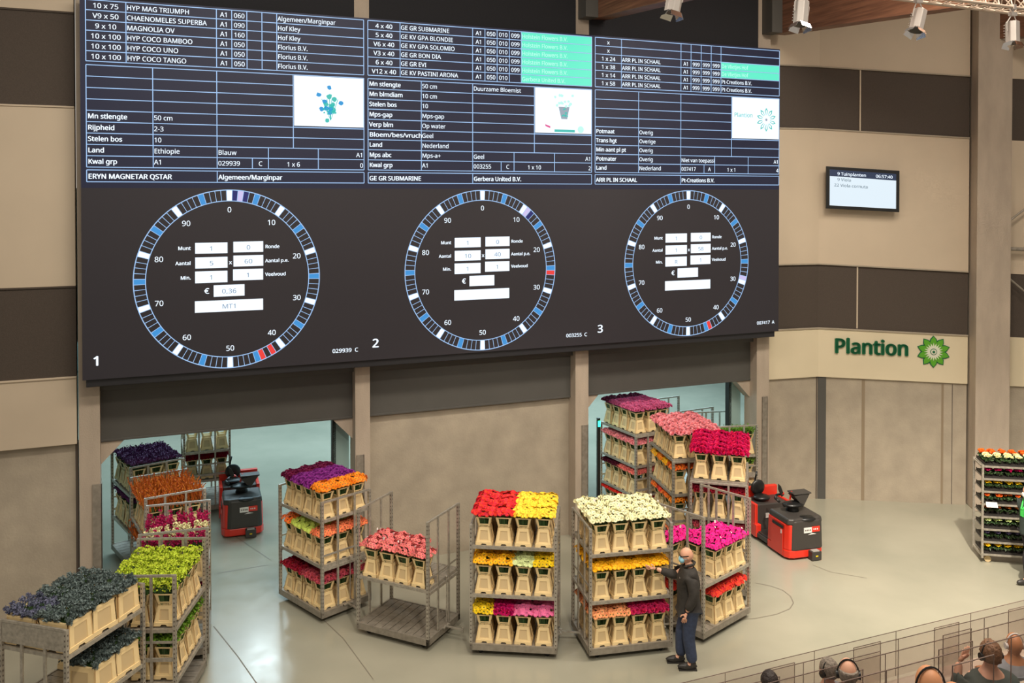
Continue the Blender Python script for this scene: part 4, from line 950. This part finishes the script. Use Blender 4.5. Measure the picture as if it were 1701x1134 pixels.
    mb = MB(); mb.prism([(-.24, .56, 1.26), (-.17, .56, 1.10), (-.12, .56, 1.14), (-.19, .56, 1.33), (-.24, .56, 1.38)], (0, .02, 0)); mb.build('terminal', M['blk'], t)
    mb = MB(); mb.ball((-.14, .60, 1.16), (.045, .045, .035), 10, 6, mi=0); mb.tube((-.02, .52, 1.04), (.02, .52, 1.22), .018, 8, mi=1); mb.build('red_grip', [M['red'], M['red']], t)
    mb = MB(); mb.ball((-.30, .10, .80), .018, 8, 6); mb.build('indicator', mat('orange_lens', srgb(240, 110, 50), .3), t)
    mb = MB()
    for x, y in ((-.33, .35), (.33, .35), (-.33, 1.4), (.33, 1.4)): mb.tube((x-.04, y, .10), (x+.04, y, .10), .10, 16)
    mb.build('wheel', M['rubber'], t)
    return t
fl, fr = atz(1314, 934), atz(1368, 927)
tractor(((fl.x+fr.x)/2+.02, (fl.y+fr.y)/2+.05, 0), math.atan2(fr.y-fl.y, fr.x-fl.x), 'red tow tractor with grey front, parked by the pillar of the right-hand doorway')
fl, fr = atz(367, 898), atz(438, 889)
tractor(((fl.x+fr.x)/2+.02, (fl.y+fr.y)/2+.05, 0), math.atan2(fr.y-fl.y, fr.x-fl.x), 'red tow tractor with black front, inside the left-hand doorway')
# ------------------------------------------------------------------ figures
def skin(verts, edges, name, m, parent=None, root=0, sub=2, label=None):
    me = bpy.data.meshes.new(name); me.from_pydata([v[:3] for v in verts], edges, [])
    o = bpy.data.objects.new(name, me); COL.objects.link(o); o.modifiers.new('skin', 'SKIN')
    for i, v in enumerate(verts):
        sv = me.skin_vertices[0].data[i]; r = v[3]; sv.radius = r if hasattr(r, '__len__') else (r, r); sv.use_root = (i == root)
    s = o.modifiers.new('sub', 'SUBSURF'); s.levels = sub; s.render_levels = sub
    dg = bpy.context.evaluated_depsgraph_get(); dg.update()
    em = bpy.data.meshes.new_from_object(o.evaluated_get(dg)); bpy.data.objects.remove(o); bpy.data.meshes.remove(me)
    em.materials.clear(); em.materials.append(m)
    for p in em.polygons: p.use_smooth = True
    return put(em, name, parent, label)
def hand(mb_or_none, wrist, d, side, curl=.5, s=1.0):
    """returns vertex chains of palm and five fingers: wrist point, hand direction d, thumb side vector"""
    d = Vector(d).normalized(); side = Vector(side).normalized(); pn = d.cross(side); w = Vector(wrist)
    V = []; E = []
    V.append((*w, .024)); V.append((*(w+d*.05*s), (.036, .018)));  E.append((0, 1)); V.append((*(w+d*.085*s), (.038, .014))); E.append((1, 2))
    for k, (off, ln) in enumerate(((.030, .068), (.011, .078), (-.010, .072), (-.029, .056))):
        b = w+d*.088*s+side*off; d1 = (d+pn*curl*.5).normalized(); d2 = (d+pn*curl*1.4).normalized()
        i = len(V); V += [(*b, .0095), (*(b+d1*ln*.5*s), .0085), (*(b+d1*ln*.5*s+d2*ln*.5*s), .007)]; E += [(2, i), (i, i+1), (i+1, i+2)]
    i = len(V); b = w+d*.03*s+side*.030; d1 = (d*.6+side).normalized(); V += [(*b, .012), (*(b+d1*.035*s), .0105), (*(b+d1*.035*s+(d+side*.2).normalized()*.03*s), .009)]; E += [(1, i), (i, i+1), (i+1, i+2)]
    return V, E
def head_mesh(mb, c, fwd=(1, 0, 0), s=1.0, ears=True):
    """egg-shaped skull with brow, nose, mouth, chin, eyes and ears; local x = face direction"""
    f = Vector(fwd).normalized(); zax = Vector((0, 0, 1)); l = zax.cross(f).normalized(); zax = f.cross(l); c = Vector(c)
    Rm = Matrix((f, l, zax)).transposed()
    def fn(p):
        x, y, z = p
        if z < -.1: k = 1-.28*min(1, (-z-.1)/.8); y *= k; x *= k if x < 0 else 1-.10*(-z)
        if x > .5 and abs(z+.02) < .2 and abs(y) > .15: x -= .06       # eye sockets
        return Vector((x, y, z))
    b = MB(); b.ball((0, 0, 0), (.100, .078, .122), 22, 16, fn=fn)
    b.prism([(.093, -.004, .01), (.093, .004, .01), (.122, .007, -.032), (.122, -.007, -.032)], (-.02, 0, -.002)); b.ball((.110, 0, -.034), (.016, .016, .011), 8, 6)
    b.ball((.088, 0, -.066), (.012, .026, .007), 10, 5); b.ball((.086, 0, -.080), (.011, .020, .007), 10, 5); b.ball((.072, 0, -.102), (.024, .026, .018), 10, 6)
    for sy in (-1, 1):
        if ears: b.ball((-.008, sy*.080, -.012), (.020, .009, .032), 10, 7); b.ball((-.004, sy*.086, -.006), (.012, .006, .020), 8, 6)
    mb.add([c+Rm @ (Vector(v)*s) for v in b.v], b.f, 0)
    e = MB()
    for sy in (-1, 1): e.ball((.083, sy*.030, .006), (.010, .014, .010), 8, 6)
    mb.add([c+Rm @ (Vector(v)*s) for v in e.v], e.f, 1)
    return Rm
def join_into(o, mb, mats):
    me = o.data; vs = [tuple(v.co) for v in me.vertices]; fs = [tuple(p.vertices) for p in me.polygons]
    b = MB(); b.add(vs, fs, 0); b.add(mb.v, mb.f, 0); b.m = [0]*len(fs)+mb.m
    new = b.mesh(me.name+'_m', mats, True); o.data = new
# --- the standing man
man = thing('person', 'bald standing man in black jacket and jeans, blue face mask, reaching into a trolley', 'person', (9.40, -4.78, 0), R_(157))
# local: x forward, y left (his left side is towards the camera)
Vb = [(0, 0, .95, (.08, .10)), (0, 0, 1.12, (.07, .09)), (.0, 0, 1.32, (.07, .10)), (0, 0, 1.45, (.05, .09)), (.01, 0, 1.54, .058), (.03, 0, 1.60, .055)]
Eb = [(0, 1), (1, 2), (2, 3), (3, 4), (4, 5)]
def limb(V, E, start, pts):
    i = len(V); V += pts; E.append((start, i)); [E.append((i+k, i+k+1)) for k in range(len(pts)-1)]
    return len(V)-1
for sy, foot in ((1, (.03, .10)), (-1, (.17, -.11))):
    limb(Vb, Eb, 0, [(0, sy*.09, .88, .06), (foot[0]*.5+.02, sy*.10, .50, .05), (foot[0]-.06, foot[1], .10, .04), (foot[0]+.08, foot[1], .05, (.04, .035))])
wl = limb(Vb, Eb, 3, [(0, .18, 1.42, .04), (-.02, .24, 1.16, .036), (.09, .25, .93, .034)])       # left arm hanging
wr = limb(Vb, Eb, 3, [(.03, -.18, 1.42, .04), (.20, -.26, 1.27, .036), (.46, -.27, 1.36, .034)])      # right arm reaching
body = skin(Vb, Eb, 'body', M['skin'], man)
hm = MB(); head_mesh(hm, (.045, 0, 1.675), (1, -.05, -.12), 1.0)
for (wpt, d, sd, cu) in (((.095, .25, .92), (.25, .0, -1), (1, -.2, .2), .5), ((.47, -.27, 1.365), (1, -.05, .05), (0, .3, 1), .6)):
    HV, HE = hand(None, wpt, d, sd, cu, 1.05); h = skin(HV, HE, 'h', M['skin'], None); hm.add([tuple(v.co) for v in h.data.vertices], [tuple(p.vertices) for p in h.data.polygons], 0); bpy.data.objects.remove(h)
join_into(body, hm, [M['skin'], M['blk']])
Vj = [(0.01, 0, .86, (.155, .18)), (.03, 0, 1.02, (.17, .185)), (.02, 0, 1.24, (.165, .20)), (0, 0, 1.41, (.125, .18)), (.01, 0, 1.52, (.085, .09))]
Ej = [(0, 1), (1, 2), (2, 3), (3, 4)]
limb(Vj, Ej, 3, [(0, .20, 1.41, .105), (-.025, .26, 1.17, .085), (.085, .26, .955, .06)])
limb(Vj, Ej, 3, [(.03, -.20, 1.41, .10), (.19, -.27, 1.265, .08), (.41, -.27, 1.345, .058)])
jk = skin(Vj, Ej, 'jacket', M['jacket'], man, root=1)
mb = MB(); mb.path([(.09, -.05, 1.52), (.05, -.09, 1.555), (-.04, -.08, 1.57), (-.075, 0, 1.575), (-.04, .08, 1.57), (.05, .09, 1.555), (.09, .05, 1.52)], .02, 8); mb.build('collar', M['jacket'], jk, smooth=True)
mb = MB(); mb.box((.158, .06, 1.36), (.01, .05, .025)); mb.build('badge', M['lamp_grey'], jk)
Vt = [(0, 0, .96, (.15, .17))]; Et = []
for sy, foot in ((1, (.03, .10)), (-1, (.17, -.11))):
    limb(Vt, Et, 0, [(0, sy*.09, .82, .125), (foot[0]*.5+.02, sy*.10, .50, .10), (foot[0]-.06, foot[1], .10, .085)])
skin(Vt, Et, 'trousers', M['jeans'], man)
for sy, foot in ((1, (.03, .10)), (-1, (.17, -.11))):
    mb = MB(); mb.ball((foot[0]+.02, foot[1], .055), (.150, .050, .055), 14, 8, fn=lambda p: Vector((p.x, p.y*(1 if p.x > 0 else .8), max(p.z, -.9)*(1 if p.x < .2 else 1-.35*(p.x-.2))))); mb.ball((foot[0]-.055, foot[1], .085), (.06, .045, .06), 10, 7); mb.bb(foot[0]-.12, foot[0]+.15, foot[1]-.045, foot[1]+.045, .0, .02)
    mb.build('shoe', M['shoe'], man, smooth=False)
mb = MB(); mb.ball((.118, -.005, 1.618), (.050, .070, .055), 12, 8); mb.path([(.10, .065, 1.635), (.03, .088, 1.665)], .003, 5); mb.build('face_mask', M['mask'], man, smooth=True)
mb = MB()
for sy in (-1, 1): mb.bar((.135, sy*.055, 1.675), (.03, sy*.088, 1.70), .006, .012); mb.box((.143, sy*.030, 1.672), (.004, .045, .032))
mb.build('glasses', M['blk'], man)
# --- walking person cut by the right edge
wk = thing('person', 'walking person in dark suit, green lanyard and white mask, cut by the right edge', 'person', (16.80, -4.66, 0), R_(165))
V = [(0, 0, .95, (.12, .15)), (0, 0, 1.12, (.11, .14)), (.0, 0, 1.32, (.11, .16)), (0, 0, 1.45, (.08, .14)), (.01, 0, 1.54, .055), (.03, 0, 1.60, .05)]; E_ = [(0, 1), (1, 2), (2, 3), (3, 4), (4, 5)]
FT = ((1, (.16, .09)), (-1, (-.25, -.09)))
for sy, ft in FT: limb(V, E_, 0, [(0, sy*.09, .88, .085), (ft[0]*.5+.06, sy*.09, .50, .06), (ft[0]-.06, ft[1], .11, .042), (ft[0]+.08, ft[1], .05, (.04, .035))])
for sy, fx in ((1, .16), (-1, -.10)): limb(V, E_, 3, [(0, sy*.18, 1.44, .055), (-.02+fx*.3, sy*.23, 1.17, .045), (fx, sy*.22, .94, .034)])
bd = skin(V, E_, 'body', M['skin'], wk); hm = MB(); head_mesh(hm, (.04, 0, 1.67), (1, 0, -.1))
for sy, fx in ((1, .16), (-1, -.10)):
    HV, HE = hand(None, (fx, sy*.22, .93), (.1, 0, -1), (1, 0, .1), .5); h = skin(HV, HE, 'h', M['skin']); hm.add([tuple(v.co) for v in h.data.vertices], [tuple(p.vertices) for p in h.data.polygons], 0); bpy.data.objects.remove(h)
join_into(bd, hm, [M['skin'], M['blk']])
V = [(0, 0, .88, (.14, .17)), (.01, 0, 1.08, (.135, .165)), (.01, 0, 1.28, (.135, .18)), (0, 0, 1.44, (.095, .15)), (.01, 0, 1.51, (.07, .075))]; E_ = [(0, 1), (1, 2), (2, 3), (3, 4)]
for sy, fx in ((1, .16), (-1, -.10)): limb(V, E_, 3, [(0, sy*.18, 1.43, .08), (-.02+fx*.3, sy*.235, 1.17, .062), (fx, sy*.225, .96, .048)])
skin([(x[0],x[1],x[2],(x[3][0]*1.2,x[3][1]*1.2) if hasattr(x[3],'__len__') else x[3]*1.2) for x in V], E_, 'jacket', M['darksuit'], wk, root=1)
V = [(0, 0, .96, (.12, .145))]; E_ = []
for sy, ft in FT: limb(V, E_, 0, [(0, sy*.09, .84, .10), (ft[0]*.5+.06, sy*.09, .50, .075), (ft[0]-.06, ft[1], .12, .06)])
skin(V, E_, 'trousers', mat('dark_trousers', srgb(44, 40, 44), .85), wk)
for sy, ft in FT:
    mb = MB(); mb.ball((ft[0]+.02, ft[1], .055), (.150, .050, .055), 12, 8); mb.build('shoe', M['shoe'], wk, smooth=True)
mb = MB(); mb.path([(.08, .07, 1.52), (.165, .02, 1.36), (.165, -.02, 1.36), (.08, -.07, 1.52)], .014, 6); mb.bb(.16, .17, -.04, .04, 1.22, 1.36); mb.build('lanyard', mat('green_ribbon', srgb(70, 210, 90), .6), wk)
mb = MB(); mb.ball((.112, 0, 1.615), (.048, .065, .052), 12, 8); mb.build('face_mask', M['white'], wk, smooth=True)
mb = MB(); mb.ball((-.005, 0, 1.70), (.108, .088, .110), 16, 10, fn=lambda p: Vector((p.x if p.x < .7 else .7, p.y, max(p.z, -.45 if p.x < .2 else .25)))); mb.build('hair', M['hair_br'], wk, smooth=True)
# ------------------------------------------------------------------ plant trolley at right
m0 = atz(1630, 935); m1 = atz(1616, 919)
thM = R_(-33); ux = Vector((math.cos(thM), math.sin(thM))); vy = Vector((-ux.y, ux.x)); LM, WM = 1.35, .57
cM = Vector((m0.x, m0.y))+ux*LM/2+vy*WM/2
t = thing('plant_trolley', 'grey steel shelf trolley of potted primroses, cut by the right edge', 'trolley', (cM.x, cM.y, 0), thM)
for sx in (-1, 1):
    for sy in (-1, 1):
        mb = MB(); mb.bb(sx*(LM/2-.02)-.018, sx*(LM/2-.02)+.018, sy*(WM/2-.018)-.018, sy*(WM/2-.018)+.018, .10, 1.90); mb.build('post', M['steel'], t)
        mb = MB(); mb.tube((sx*(LM/2-.14), sy*(WM/2-.10)-.02, .06), (sx*(LM/2-.14), sy*(WM/2-.10)+.02, .06), .06, 14); mb.build('caster', M['bucket_in'], t)
ZM = [.18+q*.243 for q in range(8)]
for z in ZM:
    mb = MB(); mb.bb(-LM/2+.04, LM/2-.04, -WM/2+.002, WM/2-.002, z-.012, z); mb.bb(-LM/2+.04, LM/2-.04, -WM/2, -WM/2+.02, z-.028, z+.006); mb.bb(-LM/2+.04, LM/2-.04, WM/2-.02, WM/2, z-.028, z+.006)
    mb.build('shelf', M['steel'], t)
for sx in (-1, 1):
    mb = MB(); mb.bb(sx*(LM/2-.02)-.012, sx*(LM/2-.02)+.012, -WM/2+.03, WM/2-.03, 1.84, 1.87); mb.bb(sx*(LM/2-.02)-.012, sx*(LM/2-.02)+.012, -WM/2+.03, WM/2-.03, .12, .16); mb.build('end_rail', M['steel'], t)
M['leaf_dark'] = mat('dark_primrose_leaf', srgb(48, 70, 34), .5, island=.4)
def primrose(color):
    key = 'prim'+color
    if key in _bl: return random.choice(_bl[key])
    out = []
    for v in range(2):
        mb = MB(); mb.tube((0, 0, 0), (0, 0, .06), .035, 10, .048, mi=2)
        for q in range(40):
            a = random.uniform(0, 6.3); r = random.uniform(.04, .085); leaflet(mb, (r*math.cos(a), r*math.sin(a), random.uniform(.05, .085)), .036, 2.0, .2, 1)
        for q in range(13): a = random.uniform(0, 6.3); r = random.uniform(0, .05); head(mb, (r*math.cos(a), r*math.sin(a), .124+random.uniform(0, .018)), .041, .35, 'rose', 0, 1, 12)
        out.append(mb.mesh('primrose', [M['f_'+color], M['leaf_dark'], M['tray']]))
    _bl[key] = out; return random.choice(out)
LAY = ['sun', 'plum_', 'palegreen', 'rust', 'tangerine', 'sun', 'magenta', None]
LNM = ['yellow', 'dark violet', 'creamy white', 'rusty brown', 'orange', 'yellow', 'magenta']
M['f_plum_'] = mat('violet_black_petals', srgb(86, 74, 110), .6, island=.3)
Mx = Matrix.LocRotScale(t.location, t.rotation_euler, None)
for k2, z in enumerate(ZM):
    top = k2 == 7
    mb = MB(); mb.bb(-LM/2+.06, LM/2-.06, -WM/2+.02, WM/2-.02, 0, .035)
    for q in range(9): x = -LM/2+.06+q*(LM-.12)/9; mb.bb(x, x+.004, -WM/2+.02, WM/2-.02, .035, .055)
    o = mb.build('plant_tray', M['tray']); o.location = Mx @ Vector((0, 0, z+.007)); o.rotation_euler.z = thM
    tag(o, 'black plastic plant tray on shelf %s of the primrose trolley, counted from the bottom' % ORD_[k2] if 0 else 'black tray on the %s shelf from the bottom of the primrose trolley' % ('first', 'second', 'third', 'fourth', 'fifth', 'sixth', 'seventh', 'eighth')[k2], 'plant tray', 'trays of the primrose trolley')
    for r in range(4 if top else 2):
        cnm, wd = (('cream', 'creamy white') if r < 2 else ('tangerine', 'orange red')) if top else (LAY[k2], LNM[k2])
        for q in range(7):
            x = -LM/2+.13+q*(LM-.2)/6.3+random.uniform(-.01, .01); y = -WM/2+.085+r*.133
            o = put(primrose(cnm), 'potted_primrose'); o.location = Mx @ Vector((x, y, z+.043)); o.rotation_euler.z = random.uniform(0, 6)
            tag(o, 'small %s primrose, %s shelf from bottom, row %s, plant %s from left' % (wd, ('first', 'second', 'third', 'fourth', 'fifth', 'sixth', 'seventh', 'top')[k2], ('one', 'two', 'three', 'four')[r], ('first', 'second', 'third', 'fourth', 'fifth', 'sixth', 'seventh', 'eighth', 'ninth')[q]), 'potted plant', 'primroses on the plant trolley')
mb = MB(); mb.box((0, 0, 0), (.20, .005, .10)); o = mb.build('delivery_note', M['paper']); o.location = Mx @ Vector((-LM/2+.17, -WM/2-.03, 1.15)); o.rotation_euler = (R_(-35), 0, thM); tag(o, 'white paper note clipped to a middle shelf of the primrose trolley', 'paper note')
# ------------------------------------------------------------------ tribune with acrylic screens
def row_z(r): return (1.46, 2.14, 2.82, 3.50)[r]
def row_y(r): return -7.4-1.2*r
mb = MB()
for r in range(5):
    y1 = -7.0-1.2*r if r else -6.9; z = .35+.68*r-.30
    y1 = row_y(min(r, 3))+.12 if r < 4 else row_y(3)-1.08
    mb.bb(-2, 24, y1-1.2, y1, 0, max(z, .05)+.12 if r else .10)
struct(mb, 'trim_90', M['step'])
for r in range(4):
    zt = row_z(r); y = row_y(r); zs = (.10, .80, 1.48, 2.17)[r]
    xs = 4.2 if r < 2 else 4.0
    # long desk
    d = thing('tribune_desk', 'greige writing desk of the %s tribune row from the auction floor' % ORD[r], 'desk', (10, y-.25, zs), 0, 'tribune desks')
    mb = MB(); mb.bb(-6, 8, -.22, .20, zt-.62-zs, zt-.585-zs); mb.build('desk_top', M['desk'], d, bevel=.006)
    mb = MB(); mb.bb(-6, 8, .14, .17, .0, zt-.62-zs); mb.build('front_panel', M['step'], d)
    n = 8
    for q in range(n):
        x0 = xs+q*1.32+.13*r; nmq = ('first', 'second', 'third', 'fourth', 'fifth', 'sixth', 'seventh', 'eighth')[q]
        p = MB(); rect(p, x0, x0+1.314, zt-.58, zt, y); o = p.build('acrylic_screen', M['acrylic']); tag(o, 'low clear acrylic screen, %s from left, tribune row %s from the floor' % (nmq, ORD[r]), 'screen', 'low acrylic screens along the tribune')
        e = MB(); e.bb(x0, x0+1.314, y-.004, y+.004, zt, zt+.005); e.bb(x0-.003, x0, y-.004, y+.004, zt-.58, zt); e.build('edge', M['acrylic_edge'], o)
        x1 = x0+.36; y2 = y-.28; w2 = .42
        p = MB(); rect(p, x1, x1+w2, zt-.55, zt+.10, y2); o = p.build('acrylic_divider', M['acrylic']); tag(o, 'upright clear acrylic divider, %s from left, on the %s tribune desk' % (nmq, ORD[r]), 'screen', 'upright acrylic dividers on the desks')
        e = MB(); e.bb(x1, x1+w2, y2-.004, y2+.004, zt+.10, zt+.105); e.bb(x1-.005, x1, y2-.004, y2+.004, zt-.55, zt+.105); e.bb(x1+w2, x1+w2+.003, y2-.004, y2+.004, zt-.55, zt+.105); e.build('edge', M['acrylic_edge'], o)
# spectators
def spectator(px, py, Y, hs, facing, skin_m, cloth, hair, lbl, phones='blk', arm=None):
    hc = aty(px, py, Y); zt = hc.z+.122*hs; base = max(0., hc.z-1.20)
    t = thing('person', lbl, 'person', (hc.x, hc.y, base), R_(facing)); H_ = hc.z-base
    V = [(-.05, 0, .46, (.14, .17)), (-.02, 0, .70, (.12, .15)), (0, 0, H_-.36, (.12, .17)), (0, 0, H_-.22, (.08, .13)), (.0, 0, H_-.12, .055), (.0, 0, H_-.04, .055)]; E_ = [(0, 1), (1, 2), (2, 3), (3, 4), (4, 5)]
    for sy in (-1, 1): limb(V, E_, 0, [(.05, sy*.10, .47, .085), (.45, sy*.12, .50, .065), (.46, sy*.12, .12, .045), (.58, sy*.12, .05, .04)])
    A = []
    for sy in (-1, 1):
        up = arm == sy
        pts = [(0, sy*.19, H_-.24, .055), (.10, sy*.26, H_-.46, .045), ((.30, sy*.20, H_-.44, .034) if not up else (.20, sy*.17, H_-.16, .034))]
        A.append(pts); limb(V, E_, 3, pts)
    b = skin(V, E_, 'body', skin_m, t)
    hm = MB(); head_mesh(hm, (0, 0, H_), (1, 0, -.25), hs)
    for pts, sy in zip(A, (-1, 1)):
        q = Vector(pts[-1][:3]); d = (1, -.1*sy, -.1) if arm != sy else (-.3, -.5*sy, 1)
        HV, HE = hand(None, q, d, (0, -sy, .2), .6); h = skin(HV, HE, 'h', skin_m); hm.add([tuple(v.co) for v in h.data.vertices], [tuple(p.vertices) for p in h.data.polygons], 0); bpy.data.objects.remove(h)
    join_into(b, hm, [skin_m, M['blk']])
    V = [(-.05, 0, .50, (.15, .18)), (-.02, 0, .72, (.14, .17)), (0, 0, H_-.36, (.135, .19)), (0, 0, H_-.22, (.10, .155)), (0, 0, H_-.155, .075)]; E_ = [(0, 1), (1, 2), (2, 3), (3, 4)]
    for pts in A: limb(V, E_, 3, [(*pts[0][:3], .075), (*pts[1][:3], .06), (*(Vector(pts[1][:3])*.25+Vector(pts[2][:3])*.75), .045)])
    skin([(x[0],x[1],x[2],(x[3][0]*1.22,x[3][1]*1.22) if hasattr(x[3],'__len__') else x[3]*1.25) for x in V], E_, 'jacket', M[cloth], t, root=1)
    V = [(-.05, 0, .46, (.14, .17))]; E_ = []
    for sy in (-1, 1): limb(V, E_, 0, [(.05, sy*.10, .47, .10), (.45, sy*.12, .50, .08), (.46, sy*.12, .12, .06)])
    skin(V, E_, 'trousers', M['jeans'], t)
    if hair:
        hmb = MB(); style = hair[1]
        def fn(p):
            k = 1+.06*noise.noise(Vector(p)*5+hc)+(.08*noise.noise(Vector(p)*11) if style == 'curly' else 0); x, y, z = p*k
            if x > .45: x = .6+(x-.6)*.3 if x > .6 else x
            z = max(z, -.50 if x < .1 else .1)
            return Vector((x, y, z))
        if style == 'fringe':
            def fn(p):
                x, y, z = p; x = min(x, .1); z = min(max(z, -.5), .25); return Vector((x, y, z))*(1+.05*noise.noise(Vector(p)*7))
        hmb.ball((-.006, 0, H_+.012), (.108*hs, .088*hs, .122*hs), 24, 16, fn=fn); hmb.build('hair', M[hair[0]], t, smooth=True)
    if phones:
        p = MB(); n = 12; pts = [(-.012, .094*hs*math.cos(math.pi*q/n), H_-.01+.136*hs*math.sin(math.pi*q/n)) for q in range(n+1)]; p.path(pts, .007, 6)
        for sy in (-1, 1): p.tube((-.008, sy*.080*hs, H_-.012), (-.008, sy*.105*hs, H_-.012), .034, 14)
        p.build('headphones', M[phones], t)
    return t
spectator(1544, 1140, -11.55, 1.12, 70, M['skin2'], 'greyshirt', None, 'bald spectator with thin black headphones, seen from behind at the bottom edge', 'blk')
spectator(1645, 1086, -10.35, 1.0, 75, M['skin'], 'darksuit', ('hair_br', 'curly'), 'curly brown-haired spectator in a dark green jacket, hand raised to the ear', 'blk', arm=1)
spectator(1685, 1070, -9.35, .98, 65, M['skin2'], 'greyshirt', None, 'bald spectator wearing white headphones, partly cut by the right edge', 'white')
spectator(1408, 1117, -10.3, .95, 60, M['skin'], 'greyshirt', ('hair_gr', 'fringe'), 'grey-haired spectator with black headphones in a grey shirt, head bent', 'blk')
spectator(1376, 1113, -9.25, .95, 95, M['skin'], 'greyshirt', ('hair_gr', 'curly'), 'grey-haired spectator with headphones, just left of the head-bent one', 'blk')
spectator(1278, 1134, -9.3, .92, 80, M['skin'], 'darksuit', ('hair_bk', 'short'), 'dark-haired spectator whose head just shows at the bottom edge', None)
spectator(1586, 1168, -12.5, .9, 70, M['skin2'], 'darksuit', None, 'second bald spectator, mostly below the bottom edge beside the first', 'blk')
for (px, py, Y, lbl) in ((1645, 1126, -9.45, 'white notepad on the desk in front of the curly-haired spectator'), (1690, 1117, -9.95, 'white sheet of paper on the desk at the bottom right corner')):
    r = 1 if Y > -9.9 else 2
    zz = row_z(r)-.58; p = atz(px, py, zz); mb = MB(); mb.box((0, 0, 0), (.28, .20, .008)); o = mb.build('notepad', M['paper']); o.location = (p.x, row_y(r)-.26, zz+.001); o.rotation_euler.z = .25; tag(o, lbl, 'paper')
